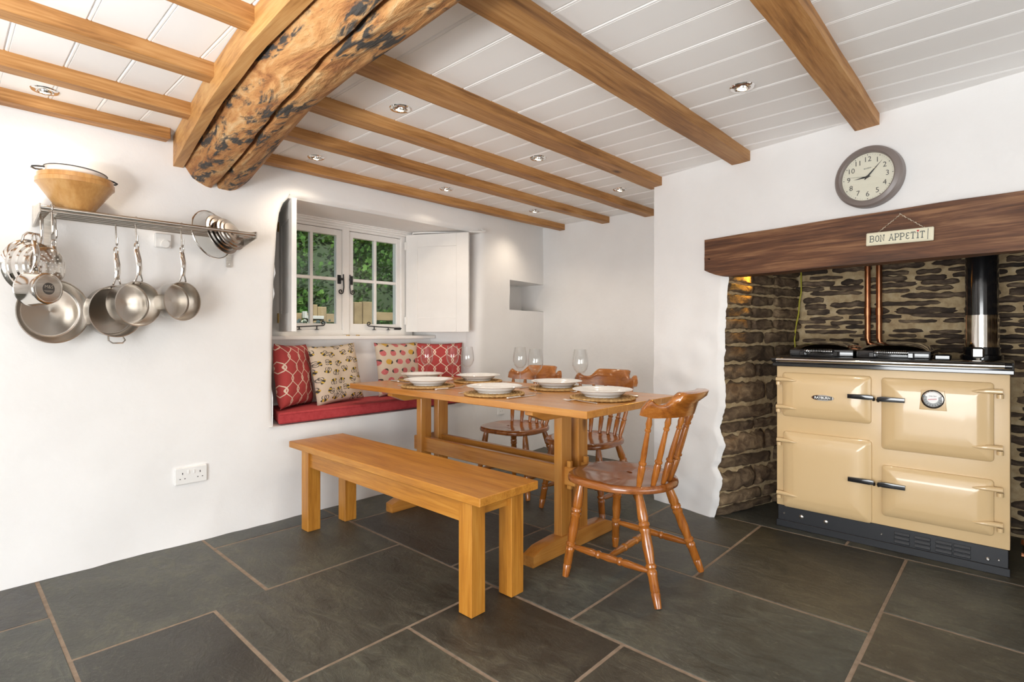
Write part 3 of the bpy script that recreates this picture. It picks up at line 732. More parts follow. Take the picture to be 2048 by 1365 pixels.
# ------------------------------------------------------------------ WINDOW
win = bpy.data.objects.new('window_1', None); COL.objects.link(win); struct(win)
YF = 3.585
m = MB()
m.box(1.50, 1.585, YF, 3.70, 1.06, 1.90, .004); m.box(2.545, 2.66, YF, 3.70, 1.06, 1.90, .004)
m.box(1.51, 2.65, YF + .001, 3.70, 1.06, 1.115); m.box(2.035, 2.09, YF - .004, 3.699, 1.08, 1.87, .004)
for k, (dz, dy) in enumerate(((1.845, 0), (1.862, -.018), (1.877, -.034), (1.889, -.052))): m.box(1.505 - .001 * k, 2.655 + .001 * k, YF + dy + .0015, 3.698 - .001 * k, dz, 1.9 + .001 * k)
m.done('window_frame', paint, win)
m = MB(); m.prism([(1.47, 3.60), (1.47, 3.47), (2.80, 3.47), (2.80, 3.60)], 1.048, 1.072, bev=.004); m.done('window_sill', paint, win)
def spiral(cx, cz, r0, turns, y, start, dirn=1, n=40):
    return [(cx + (r0 * (1 - .82 * k / n)) * math.cos(start + dirn * turns * 2 * PI * k / n), y, cz + (r0 * (1 - .82 * k / n)) * math.sin(start + dirn * turns * 2 * PI * k / n)) for k in range(n + 1)]
for (xa, xb, side) in ((1.578, 2.035, 'l'), (2.09, 2.552, 'r')):
    ca = bpy.data.objects.new('casement', None); COL.objects.link(ca); ca.parent = win
    st = .04; z0, z1 = 1.108, 1.842; y0, y1 = YF + .012, YF + .052
    m = MB()
    m.box(xa, xa + st, y0, y1, z0, z1, .003); m.box(xb - st, xb, y0, y1, z0, z1, .003)
    m.box(xa + st - .003, xb - st + .003, y0 + .001, y1 - .001, z0, z0 + .052); m.box(xa + st - .003, xb - st + .003, y0 + .001, y1 - .001, z1 - .042, z1)
    m.done('casement_frame', paint, ca)
    xm, zm = (xa + xb) / 2, 1.484
    m = MB(); m.box(xm - .011, xm + .011, y0 + .004, y1 - .004, z0 + .05, z1 - .04, .002); m.box(xa + st, xb - st, y0 + .005, y1 - .005, zm - .011, zm + .011, .002)
    m.done('glazing_bars', paint, ca)
    for (p, q) in ((xa + st, xm - .011), (xm + .011, xb - st)):
        for (r, s_) in ((z0 + .052, zm - .011), (zm + .011, z1 - .042)):
            m = MB(); m.box(p, q, y0 + .018, y0 + .022, r, s_); m.done('pane', paneglass, ca)
    # monkey-tail handle on the meeting side and stay on the bottom rail
    hx = xb - .022 if side == 'l' else xa + .02
    sg = 1 if side == 'l' else -1
    m = MB(); m.box(hx - .014, hx + .014, y0 - .006, y0, zm - .035, zm + .03, .002)
    hh = hx + sg * .022
    m.tube([(hx, y0 - .01, zm), (hh, y0 - .02, zm)], .009, 8)
    m.tube([(hh, y0 - .024, zm + .035), (hh, y0 - .026, zm), (hh + .002 * sg, y0 - .026, zm - .06), (hh - .002 * sg, y0 - .026, zm - .085)] + [(hh - sg * .022 + sg * .020 * (1 - .8 * k / 30) * math.cos(-2.4 * PI * k / 30), y0 - .026, zm - .09 + .020 * (1 - .8 * k / 30) * math.sin(-2.4 * PI * k / 30)) for k in range(31)], .0045, 7)
    m.done('casement_handle', iron, ca)
    m = MB(); zs = z0 + .018
    sx0, sx1 = (xa + .005, xa + .30) if side == 'l' else (xb - .005, xb - .30)
    m.box(min(sx0, sx0 + sg * .06), max(sx0, sx0 + sg * .06), y0 - .012, y0, zs - .008, zs + .010, .002)
    m.tube([(sx0, y0 - .016, zs + .002), (sx1, y0 - .018, zs + .018)] + [(sx1 + sg * .0 + sg * .018 * (1 - .8 * k / 30) * math.sin(2.4 * PI * k / 30), y0 - .018, zs + .036 - .018 * (1 - .8 * k / 30) * math.cos(2.4 * PI * k / 30)) for k in range(31)], .004, 7)
    for f in (.42, .85):
        px = lerp(sx0, sx1, f); m.lathe([(.014, 0), (.014, .004), (.004, .006), (.004, .024), (0, .026)], 12, T(px, y0 - .018, zs - .012))
    m.done('casement_stay', iron, ca)
m = MB()
for xx in (2.02, 2.10): m.box(xx, xx + .02, 3.49, 3.512, 1.072, 1.079, .001)
m.done('shutter_catch', brass, win)
# painted pole along the soffit edge
m = MB(); m.tube([(2.60, 3.50, 1.872), (2.60, 3.50, 1.885), (2.64, 3.46, 1.888), (2.80, 3.30, 1.895), (2.97, 3.10, 1.897), (3.00, 3.09, 1.905), (3.00, 3.135, 1.925)], .007, 8)
tag(m.done('curtain_rod', paint), 'thin white painted curtain rod above the right-hand shutter', 'curtain rod')
# shutters
def shutter(name, label, p0, p1, z0, z1):
    d = Vector((p1[0] - p0[0], p1[1] - p0[1])); Ls = d.length
    t = thing(name, label, 'shutter', (p0[0], p0[1], z0), (0, 0, math.atan2(d.y, d.x)), 'window shutters')
    H = z1 - z0; m = MB(); th = .028; st = .10
    m.box(0, st, 0, th, 0, H, .002); m.box(Ls - st, Ls, 0, th, 0, H, .002); m.box(st, Ls - st, 0, th, 0, .115, .002); m.box(st, Ls - st, 0, th, H - .10, H, .002)
    m.done('shutter_frame', paint, t)
    m = MB(); m.box(st - .004, Ls - st + .004, .0065, th - .0065, .111, H - .096); m.done('panel', paint, t)
    hm = brass if p0[0] < 2 else paint
    for zz in (.06, H - .12): m = MB(); m.box(-.012, .012, -.003, .004, zz, zz + .06); m.tube([(0, -.004, zz - .002), (0, -.004, zz + .062)], .005, 8); m.done('hinge', hm, t)
    return t
shutter('window_shutter', 'white panelled wooden shutter folded open on the right of the window', (2.575, 3.56), (2.835, 3.105), 1.10, 1.875)
shutter('window_shutter', 'white panelled wooden shutter seen edge-on at the left of the window', (1.565, 3.575), (1.43, 3.095), 1.10, 1.885)

# ------------------------------------------------------------------ WINDOW SEAT
m = MB(); m.prism([(1.375, 3.145), (2.88, 3.145), (2.80, 3.515), (1.49, 3.515)], ZL + .006, .622, bev=.016, seg=3)
cu = thing('seat_cushion', 'long red box cushion filling the window seat', 'cushion', (0, 0, 0))
m.done('cushion_body', redcloth, cu)
m = MB(); loop = [(1.385, 3.146), (2.875, 3.146), (2.80, 3.508), (1.493, 3.508)]
for zz in (.612, .566):
    pts = []
    for a, b in zip(loop, loop[1:] + loop[:1]): pts += [(lerp(a[0], b[0], k / 12), lerp(a[1], b[1], k / 12), zz + .002 * nz(k, a[0], 0, .7)) for k in range(12)]
    m.tube(pts, .0045, 6, closed=True)
m.done('piping', redcloth, cu)
def pillow(label, mat, p0, p1, zc, lean, sz=.40, roll=0, puff=.055, seed=0):
    N = 22
    me = bpy.data.meshes.new('pillow'); bm = bmesh.new(); uvl = bm.loops.layers.uv.new('UVMap')
    for sgn in (1, -1):
        V = []
        for i in range(N):
            for j in range(N):
                a = i / (N - 1) * 2 - 1; b = j / (N - 1) * 2 - 1
                pin = 1 - .07 * (1 - a * a) * 0
                x = a * sz / 2 * (1 - .06 * (1 - b * b)); z = b * sz / 2 * (1 - .06 * (1 - a * a))
                h = puff * (max(0, 1 - a ** 4) * max(0, 1 - b ** 4)) ** .55
                h *= 1 + .22 * nz(a * 1.6 + seed, b * 1.6, sgn) + .10 * nz(a * 4 + seed, b * 4, sgn)
                V.append(bm.verts.new((x, -sgn * h, z)))
        for i in range(N - 1):
            for j in range(N - 1):
                q = [V[i * N + j], V[(i + 1) * N + j], V[(i + 1) * N + j + 1], V[i * N + j + 1]]
                uv = [(i, j), (i + 1, j), (i + 1, j + 1), (i, j + 1)]
                if sgn < 0: q.reverse(); uv.reverse()
                f = bm.faces.new(q); f.smooth = True
                for lp, (ui, vi) in zip(f.loops, uv): lp[uvl].uv = (ui / (N - 1), vi / (N - 1))
    bmesh.ops.remove_doubles(bm, verts=bm.verts, dist=.0004)
    bm.to_mesh(me); bm.free(); me.materials.append(mat)
    o = link('pillow', me)
    c = ((p0[0] + p1[0]) / 2, (p0[1] + p1[1]) / 2, zc)
    o.matrix_world = T(*c) @ RZ(math.atan2(p1[1] - p0[1], p1[0] - p0[0])) @ RX(-lean) @ RY(roll)
    tag(o, label, 'pillow', 'pillows on the window seat')
    return o
pillow('red pillow with cream trellis lines at the left end of the window seat', M_trellis, (1.41, 3.245), (1.73, 3.49), 0.823, .12, .40, .03, .06, 1)
pillow('beige linen pillow printed with bees', M_bees, (1.68, 3.335), (2.06, 3.41), 0.818, .20, .40, -.05, .05, 2)
pillow('beige linen pillow printed with red strawberries', M_fruit, (2.215, 3.43), (2.62, 3.44), 0.823, .16, .40, 0, .05, 3)
pillow('red pillow with cream trellis lines at the right end behind wine glasses', M_trellis, (2.585, 3.455), (2.86, 3.23), 0.823, .14, .39, 0, .055, 4)

# ------------------------------------------------------------------ OUTSIDE
m = MB(); m.grid(lambda i, j: (lerp(-6, 16, i), lerp(3.85, 14, j), .55 + .05 * nz(i * 20, j * 10)), 20, 12)
grass = textured('garden_grass', [(.3, (.03, .07, .015)), (.7, (.10, .18, .04))], 12, rough=.9, bump=.5)
struct(m.done('ground_outside', grass))
leafm = textured('hedge_leaves', [(.3, (.03, .08, .02)), (.5, (.075, .17, .04)), (.75, (.20, .34, .09))], 5, rough=.5, bump=0)
leafm.node_tree.nodes['Principled BSDF'].inputs['Transmission Weight'].default_value = 0
hedgeshade = plain('hedge_shade', (.02, .04, .014), .9)
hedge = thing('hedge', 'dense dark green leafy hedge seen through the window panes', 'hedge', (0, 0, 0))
m = MB(); m.grid(lambda i, j: (lerp(0, 12, i), 7.3 + .5 * nz(i * 9, j * 3), lerp(.4, 4.6, j)), 30, 14); m.done('dark_backing', hedgeshade, hedge)  # dark sheet behind the leaves; the hedge's inner shade is its colour
m = MB(); rnd = random.Random(5)
lobes = [(0, -.5), (.35, -.30), (.5, .05), (.22, .1), (.28, .42), (0, .62), (-.28, .42), (-.22, .1), (-.5, .05), (-.35, -.30)]
for k in range(17000):
    x = rnd.uniform(2.4, 6.4); zz = rnd.uniform(.7, 3.6); s_ = rnd.uniform(.035, .085)
    y = 7.1 + .45 * nz(x, zz, 0, 1.1) + rnd.uniform(-.25, .25)
    R_ = T(x, y, zz) @ RZ(rnd.uniform(-.9, .9)) @ RX(rnd.uniform(.2, 1.4)) @ RY(rnd.uniform(-.8, .8))
    vs = [m.bm.verts.new(R_ @ Vector((a * s_, b * .15 * s_ , -b * s_))) for a, b in lobes]
    m.bm.faces.new(vs)
m.recalc = False
lv = m.done('leaves', leafm, hedge, 180); lv['kind'] = 'stuff'
fencewood = textured('weathered_fence_wood', [(.3, (.13, .09, .045)), (.7, (.27, .205, .115))], 14, stretch=(.3, 1, .4), rough=.85, bump=.3)
t = thing('garden_fence', 'weathered post-and-rail wooden fence outside the window', 'fence', (0, 0, .5))
YFe = 5.3
for (xa, xb, top) in ((2.655, 2.70, 1.385), (2.705, 2.80, 1.365), (3.125, 3.22, 1.43), (3.23, 3.345, 1.44), (4.7, 4.8, 1.4)):
    m = MB(); m.box(xa, xb, YFe - .05, YFe + .05, 0, top - .5, .006); m.done('post', fencewood, t)
for (xa, xb, za, zb) in ((1.6, 2.655, 1.20, 1.295), (2.80, 3.125, 1.205, 1.295), (3.345, 5.4, 1.235, 1.33), (1.6, 2.655, .85, .95), (2.80, 3.125, .85, .95), (3.345, 5.4, .85, .95)):
    m = MB(); m.box(xa, xb, YFe - .025, YFe + .02, za - .5, zb - .5, .004); m.done('rail', fencewood, t)
m = MB(); m.box(2.55, 2.76, YFe - .07, YFe - .0551, 1.235, 1.27, .003); m.box(2.53, 2.575, YFe - .08, YFe - .05, 1.24, 1.31, .003)
tag(m.done('gate_latch', plain('galvanised_steel', (.42, .42, .41), .6, .3)), 'galvanised steel gate latch on the fence outside', 'gate latch')
t = thing('garden_plant', 'tall feathery plant with pale flowers outside the left casement', 'plant', (2.30, 4.78, .5))
m = MB(); rnd = random.Random(9)
for k in range(70):
    a = rnd.uniform(0, 6.28); ln = rnd.uniform(.35, .95); b = rnd.uniform(.05, .28)
    pts = [(b * q * math.cos(a) * (.4 + q), b * q * math.sin(a) * (.4 + q), ln * q * (1 - .15 * q)) for q in (0, .35, .7, 1)]
    m.tube(pts, [.006, .006, .005, .001], 4, flat=(.3, 2.2))
m.done('fronds', textured('fern_green', [(.3, (.06, .13, .02)), (.7, (.22, .34, .07))], 9, rough=.6, bump=0), t)
m = MB()
for k in range(60): m.sphere((rnd.gauss(0, .12), rnd.gauss(0, .10), rnd.uniform(.38, .72)), rnd.uniform(.010, .022), 6)
m.done('flower_heads', plain('pale_flowers', (.55, .58, .45), .8), t)['kind'] = 'stuff'
t = thing('hanging_bracket', 'white scrolled iron bracket outside the right casement', 'bracket', (4.55, 6.2, .54))
m = MB(); m.tube([(0, 0, 0), (0, 0, 1.75)], .02, 8); m.tube([(0, 0, 1.65), (-.22, 0, 1.62)] + [(-.22 + .06 * (1 - .8 * k / 20) * math.sin(-2.2 * PI * k / 20), 0, 1.56 + .06 * (1 - .8 * k / 20) * math.cos(-2.2 * PI * k / 20)) for k in range(21)], .012, 7); m.tube([(0, 0, 1.45), (-.15, 0, 1.62)], .012, 7)
m.done('iron_work', plain('white_iron', (.7, .68, .62), .5), t)

# ------------------------------------------------------------------ BENCH
t = thing('bench', 'solid oak dining bench with a thick plank top and square legs', 'bench', (1.548, 2.235, 0))
m = MB(); m.box(-.168, .168, -.785, .785, .442, .477, .003); m.done('bench_top', pine_o['y'], t)
lm = MB(); lm.box(-.037, .037, -.037, .037, 0, .442, .002); lm = lm.mesh('leg', pine_o['z'])
for sx in (-.112, .112):
    for sy in (-.682, .634): link('leg', lm, t, (sx, sy, 0))
for sx in (-1, 1):
    m = MB(); m.box(sx * .112 - .012 - .012 * -sx, sx * .112 + .012 - .012 * -sx, -.645, .597, .352, .442, .001); m.done('apron', pine_o['y'], t)
for sy in (-.682, .634):
    m = MB(); m.box(-.075, .075, sy - .012, sy + .012, .375, .442, .001); m.done('end_rail', pine_o['x'], t)

# ------------------------------------------------------------------ TABLE
TX0, TX1, TY0, TY1, TZ = 1.874, 2.69, 1.319, 3.212, .76
t = thing('dining_table', 'pine trestle dining table laid for six', 'table', (2.23, 2.22, 0))
ox, oy = 2.23, 2.22
nb = 5
for k in range(nb):
    a, b = lerp(TX0, TX1, k / nb), lerp(TX0, TX1, (k + 1) / nb)
    m = MB(); m.box(a - ox + .0003, b - ox - .0003, TY0 - oy, TY1 - oy, TZ - .033, TZ, .0012 if 0 < k < nb - 1 else .003); m.done('plank', pine_t['y'], t)
for yc in (1.665, 2.79):
    m = MB()
    ft = [(-.335, 0), (.335, 0), (.335, .05), (.27, .075), (.14, .085), (-.14, .085), (-.27, .075), (-.335, .05)]
    m.prism(ft, -.035, .035, T(0, yc - oy, 0) @ RX(PI / 2), .005); m.done('foot', pine_t['x'], t)
    m = MB(); m.prism([(-.33, 0), (-.33, -.02), (-.24, -.055), (.24, -.055), (.33, -.02), (.33, 0)], -.025, .025, T(0, yc - oy, TZ - .033) @ RX(PI / 2), .003); m.done('bearer', pine_t['x'], t)
    for xc in (-.07, .07):
        m = MB(); m.box(xc - .042, xc + .042, yc - oy - .024, yc - oy + .024, .08, TZ - .085, .003); m.done('post', pine_t['z'], t)
for xc in (-.07, .07):
    m = MB(); m.box(xc - .017, xc + .017, 1.58 - oy, 2.875 - oy, .335, .425, .004); rl_ = m.done('stretcher_rail', pine_t['y'], t)
    for yy in (1.622, 2.832):
        m = MB(); m.box(xc - .009, xc + .009, yy - oy - .012, yy - oy + .012, .315, .455, .002); m.done('wedge', pine_t['z'], rl_)

# ------------------------------------------------------------------ CHAIRS
def turned(m, p0, p1, prof, seg=12):
    p0, p1 = Vector(p0), Vector(p1)
    m.tube([p0.lerp(p1, q) for q, r in prof], [r for q, r in prof], seg)
legprof = [(0, .013), (.10, .019), (.24, .0225), (.27, .019), (.285, .0235), (.305, .0235), (.32, .0185), (.335, .0235), (.352, .0235), (.37, .020), (.5, .0225), (.60, .0185), (.63, .017), (.645, .0225), (.665, .0225), (.68, .017), (.70, .0215), (.72, .0215), (.735, .019), (.86, .0195), (.87, .017), (.88, .019), (1, .0145)]
spprof = [(0, .0095), (.12, .0135), (.30, .0155), (.33, .012), (.345, .0165), (.365, .0165), (.38, .012), (.5, .0125), (.77, .0095), (.79, .0085), (.80, .0125), (.825, .0125), (.835, .0095), (.90, .0135), (1, .0085)]
stprof = [(0, .008), (.12, .0135), (.3, .0165), (.34, .0135), (.355, .0175), (.38, .0175), (.395, .0135), (.5, .017), (.605, .0135), (.62, .0175), (.645, .0175), (.66, .0135), (.7, .0165), (.88, .0135), (1, .008)]
def make_chair():
    t = thing('dining_chair', '', 'chair', (0, 0, 0), group='turned pine chairs at the table')
    m = MB(); N = 56
    def outline(k):
        th = 2 * PI * k / N; c, s_ = math.cos(th), math.sin(th); e = 2.9
        r = (abs(c) ** e + abs(s_) ** e) ** (-1 / e)
        x, y = .225 * r * c, .238 * r * s_
        if y < 0: x *= 1 - .30 * (abs(y) / .238) ** 2
        return x, y
    rings = []
    for f, z in ((.93, .412), (.99, .418), (1.0, .430), (.985, .442), (.95, .447), (.85, .444), (.6, .438), (.3, .436)):
        ring = []
        for k in range(N):
            x, y = outline(k)
            zz = z
            if f < .9: zz += -.004 * math.cos(min(PI, abs(x) * 14)) - (.004 if y < 0 else 0)
            ring.append(m.bm.verts.new((x * f, y * f, zz)))
        rings.append(ring)
    for a, b in zip(rings, rings[1:]):
        for k in range(N): m.bm.faces.new((a[k], a[(k + 1) % N], b[(k + 1) % N], b[k]))
    m.bm.faces.new(rings[0][::-1]); m.bm.faces.new(rings[-1])
    m.done('seat', seatwood, t, 50)
    tops = {('f', -1): ((-.165, .125, .418), (-.222, .172, 0)), ('f', 1): ((.165, .125, .418), (.222, .172, 0)), ('b', -1): ((-.13, -.14, .418), (-.222, -.272, 0)), ('b', 1): ((.13, -.14, .418), (.222, -.272, 0))}
    for k, (a, b) in tops.items():
        m = MB(); turned(m, a, b, legprof, 14); m.done('leg', pine_c['z'], t)
    def onleg(k, z): a, b = tops[k]; return Vector(a).lerp(Vector(b), (a[2] - z) / a[2])
    mids = []
    for sg in (-1, 1):
        a, b = onleg(('f', sg), .135), onleg(('b', sg), .125); m = MB(); turned(m, a, b, stprof); m.done('side_stretcher', pine_c['y'], t); mids.append(a.lerp(b, .48))
    m = MB(); turned(m, mids[0], mids[1], stprof); m.done('cross_stretcher', pine_c['x'], t)
    # crest rail: bowed plan, ears at the ends, raised rolled centre
    def arc(x): return -.300 + .100 * (abs(x) / .225) ** 2.0
    m = MB(); NX = 61
    def sm(a, b, v): q = max(0, min(1, (v - a) / (b - a))); return q * q * (3 - 2 * q)
    secs = []
    for i in range(NX):
        x = lerp(-.228, .228, i / (NX - 1)); ax = abs(x); yb = arc(x)
        top = .806 + .044 * (1 - sm(.098, .150, ax)) + .018 * math.exp(-((ax - .212) / .016) ** 2) - .006 * math.exp(-((ax - .165) / .02) ** 2)
        if ax > .216: top -= (ax - .216) * 1.4
        bot = .748 - .006 * (1 - (ax / .228) ** 2) + (.0 if ax < .19 else (ax - .19) * .25)
        roll = .030 * (1 - sm(.10, .13, ax))
        nx_, ny_ = (2 * .100 * x / .225 ** 2), -1.0
        ln = math.hypot(nx_, ny_); bx, by = nx_ / ln, ny_ / ln        # outward (backward) normal
        th = .013
        pf = [(th * -1, bot), (th, bot), (th + .002, lerp(bot, top, .5)), (th + roll * .9 + .002, top - .026 if roll else top - .012), (th + roll * 1.0, top - .006), (th * .5 + roll * .6, top), (-th * .7, top), (-th - .003, top - .008), (-th - .002, lerp(bot, top, .5))]
        secs.append([m.bm.verts.new((x + bx * o_, yb + by * o_ - .03 * (zz - .75) / .1, zz)) for o_, zz in pf])
    P = len(secs[0])
    for a, b in zip(secs, secs[1:]):
        for k in range(P): m.bm.faces.new((a[k], a[(k + 1) % P], b[(k + 1) % P], b[k]))
    m.bm.faces.new(secs[0][::-1]); m.bm.faces.new(secs[-1])
    m.done('crest_rail', pine_c['x'], t, 50)
    for k in range(6):
        q = -1 + 2 * k / 5
        xt = q * .195; xb = q * .150
        yb = -.205 + .055 * abs(q) ** 2
        m = MB(); turned(m, (xb, yb, .438), (xt, arc(xt), .752), spprof); m.done('spindle', pine_c['z'], t)
    return t
ch = make_chair(); ch['label'] = 'glossy pine spindle-back chair in the foreground at the near end of the table'
ch.location = (2.165, 1.315, 0); ch.rotation_euler = (0, 0, math.radians(2.5))
c2 = copytree(ch); c2['label'] = 'pine spindle-back chair behind the table, farther one beside the window wall'; c2.location = (2.79, 2.56, 0); c2.rotation_euler = (0, 0, math.radians(90 + 6))
c3 = copytree(ch); c3['label'] = 'pine spindle-back chair behind the table, nearer the chimney breast'; c3.location = (2.775, 1.955, 0); c3.rotation_euler = (0, 0, math.radians(92))

# ------------------------------------------------------------------ PLACE SETTINGS
m = MB()
for k in range(9):
    R_ = .155 - k * .0165; n = max(40, int(150 * R_ / .155)); lobes_n = int(2 * PI * R_ / .022)
    def tor(i, j, R_=R_, ln=lobes_n):
        a = i * 2 * PI; b = j * 2 * PI; r = .0078 * (1 + .22 * math.sin(a * ln + (2 if math.sin(b) > 0 else 0) * math.cos(b)))
        return ((R_ + r * 1.12 * math.cos(b)) * math.cos(a), (R_ + r * 1.12 * math.cos(b)) * math.sin(a), .0075 + .8 * r * math.sin(b))
    m.grid(tor, max(40, lobes_n * 4), 8, cu=True, cv=True)
matme = m.mesh('placemat', wickerm, 60)
m = MB(); m.lathe([(0, .004), (.082, .004), (.084, 0), (.089, 0), (.091, .006), (.104, .014), (.110, .018), (.116, .027), (.149, .0345), (.151, .036), (.149, .0375), (.118, .0315), (.108, .024), (.085, .014), (0, .0135)], 56)
plateme = m.mesh('plate', china, 30)
m = MB(); m.lathe([(0, .004), (.034, .001), (.036, 0), (.036, .0015), (.012, .007), (.0048, .014), (.0040, .03), (.0040, .095), (.0065, .106), (.020, .118), (.035, .137), (.042, .160), (.0425, .178), (.038, .215), (.0325, .245), (.0315, .245), (.037, .214), (.041, .178), (.0405, .160), (.033, .139), (.018, .122), (0, .117)], 40)
glassme = m.mesh('wine_glass', wineglass, 40)
m = MB()   # knife, lies along +x
m.box(-.105, -.005, -.0075, .0075, 0, .0085, .003); m.prism([(-.005, -.005), (.10, -.009), (.118, -.003), (.122, .003), (.11, .006), (-.005, .005)], .002, .0042, bev=.0005)
knifeme = m.mesh('knife', cutlery)
m = MB()   # fork
m.tube([(-.105, 0, .002), (-.10, 0, .003), (-.04, 0, .005), (.02, 0, .009), (.045, 0, .007), (.06, 0, .0035)], [.0045, .006, .0045, .003, .0075, .0105], 10, flat=(.28, 1.0))
for k in range(4):
    y = (k - 1.5) * .0058; m.tube([(.055, y * .9, .004), (.075, y, .003), (.095, y, .008)], [.0022, .0018, .0008], 6, flat=(.7, 1))
forkme = m.mesh('fork', cutlery)
sett = [((2.335, 3.035), -90, (2.256, 2.885), 'at the window seat end of the table'),
        ((2.076, 2.64), 0, (2.299, 2.529), 'on the bench side, nearer the window'),
        ((2.515, 2.66), 180, (2.396, 2.785), 'on the chair side, nearer the window'),
        ((2.056, 2.047), 0, (2.255, 1.928), 'on the bench side, nearer the camera'),
        ((2.515, 1.985), 180, (2.432, 2.201), 'on the chair side, nearer the camera'),
        ((2.298, 1.52), 90, (2.343, 1.69), 'at the near end of the table by the front chair')]
for (p, ang, g, lb) in sett:
    a = math.radians(ang); f = Vector((math.cos(a), math.sin(a))); lf = Vector((-f.y, f.x))
    tag(link('placemat', matme, None, (p[0], p[1], TZ), (0, 0, random.uniform(0, 6))), 'round woven rush placemat ' + lb, 'placemat', 'placemats')
    tag(link('plate', plateme, None, (p[0], p[1], TZ + .0135)), 'white china plate ' + lb, 'plate', 'plates')
    tag(link('wine_glass', glassme, None, (g[0], g[1], TZ)), 'empty stemmed wine glass ' + lb, 'wine glass', 'wine glasses')
    k = Vector(p) - lf * .184 + f * .01; q = Vector(p) + lf * .184 + f * .01
    if ang == -90: k -= f * .02; q -= f * .02
    tag(link('knife', knifeme, None, (k.x, k.y, TZ), (0, 0, a + random.uniform(-.05, .05))), 'steel table knife ' + lb, 'knife', 'knives')
    tag(link('fork', forkme, None, (q.x, q.y, TZ), (0, 0, a + random.uniform(-.05, .05))), 'steel fork ' + lb, 'fork', 'forks')

# ------------------------------------------------------------------ RANGE COOKER (local x to the right along its front, y into the recess)
rg = thing('range_cooker', 'cream enamel range cooker with four doors and black top in the fireplace', 'range cooker', (3.278, .995, 0), (0, 0, -PI / 2))
def frame_to_front(): return None
m = MB(); m.box(0, .978, 0, .55, .118, .905, .006, seg=2); m.done('body', cream, rg)
m = MB(); m.box(.006, .972, .004, .54, 0, .118, .002); m.box(.0, .978, -.006, .01, .0, .036, .002); pln = m.done('plinth', blackmatt, rg)
for cx in (.5825, .664, .745, .812):
    for k in range(3):
        m = MB(); zc = .090 - k * .0205
        m.box(-.031, .031, -.007, .004, -.0075, .0065, .001, T(cx, .004, zc) @ RX(-.45)); m.done('vent_louvre', blackmatt, pln)
for (x, z, r) in ((.127, .072, .011), (.247, .072, .011), (.039, .074, .005), (.498, .071, .005), (.903, .06, .008), (.94, .066, .005)):
    m = MB(); m.lathe([(0, .006), (r * .6, .006), (r, .003), (r, 0)], 14, T(x, .004, z) @ RX(PI / 2)); m.done('screw', steel_b, pln)
def door(x0, x1, z0, z1, hinge, zh, zl, name='oven_door'):
    """pillowed enamel door; hinge side, handle height, hinge heights"""
    m = MB(); cx, cz = (x0 + x1) / 2, (z0 + z1) / 2; hw, hh = (x1 - x0) / 2, (z1 - z0) / 2
    def ring(ins, y, rad, n=8):
        a, b = hw - ins, hh - ins; pts = []
        for q in range(4):
            sx, sz = [(1, 1), (-1, 1), (-1, -1), (1, -1)][q]
            for k in range(n):
                th = q * PI / 2 + k / (n - 1) * PI / 2
                pts.append(m.bm.verts.new((cx + sx * (a - rad) + rad * math.cos(th), y, cz + sz * (b - rad) + rad * math.sin(th))))
        return pts
    rs = [ring(0, .0, .016), ring(0, -.010, .016), ring(.003, -.014, .014), ring(.030, -.021, .009), ring(.052, -.0275, .008), ring(.062, -.029, .006), ring(.10, -.0295, .004)]
    for a, b in zip(rs, rs[1:]):
        for k in range(len(a)): m.bm.faces.new((a[k], a[(k + 1) % len(a)], b[(k + 1) % len(b)], b[k]))
    m.bm.faces.new(rs[-1])
    d = m.done(name, cream, rg, 60)
    for zz in zl:
        m = MB(); sg = -1 if hinge == 'l' else 1; xe = x0 if hinge == 'l' else x1
        m.tube([(xe + sg * .030, -.020, zz), (xe + sg * .012, -.020, zz), (xe - sg * .02, -.024, zz), (xe - sg * .055, -.028, zz - .003), (xe - sg * .075, -.028, zz - .004)], [.0115, .0115, .011, .007, .002], 10)
        m.lathe([(0, 0), (.012, 0), (.012, .018), (0, .018)], 14, T(xe + sg * .021, -.016, zz - .031)); m.box(xe + sg * .021 - .010, xe + sg * .021 + .010, -.018, .001, zz - .031, zz - .013)
        m.done('hinge', cream, d)
    m = MB(); sg = 1 if hinge == 'l' else -1; xe = x1 if hinge == 'l' else x0
    m.tube([(xe + sg * .012, -.022, zh - .014), (xe + sg * .012, -.030, zh - .004)], .007, 8)
    m.prism([(xe + sg * .014, -.010), (xe - sg * .006, -.013), (xe - sg * .10, -.011), (xe - sg * .10, .011), (xe - sg * .006, .013), (xe + sg * .014, .008)], .026, .046, T(0, 0, zh) @ RX(PI / 2), .003)
    m.done('handle', blackenamel, d)
    return d
d1 = door(.034, .456, .626, .870, 'l', .764, (.831, .677))
door(.038, .458, .117, .541, 'l', .334, (.490, .192))
d3 = door(.499, .924, .507, .866, 'r', .760, (.828, .574))
door(.501, .924, .172, .426, 'r', .332, (.387, .229))
m = MB(); m.lathe([(.018, 0), (.056, .0), (.053, .006), (.018, .006)], 24, T(.24, -.0295, .744) @ RX(PI / 2) @ Matrix.Diagonal((1, .30, 1, 1))); bd = m.done('badge', chrome, d1)
m = MB(); m.box(.24 - .045, .24 + .045, -.0365, -.034, .744 - .0095, .744 + .0095, .002); m.done('badge_plate', blackenamel, bd)
o = link('badge_lettering', text_mesh('RAYBURN', .017, 'badge_lettering', print_white, .0005, .0005), bd, (.24, -.0372, .744), (PI / 2, 0, 0))
m = MB()
m.prism([(-.052, -.048), (.052, -.048), (.044, .046), (-.044, .046)], 0, .008, T(.707, -.0265, .771) @ RX(PI / 2), .004); m.done('gauge_housing', cream, d3)
m = MB(); m.lathe([(.034, .0), (.040, .0), (.041, .008), (.036, .011), (.034, .008)], 36, T(.707, -.034, .776) @ RX(PI / 2)); gb = m.done('gauge_bezel', chrome, d3)
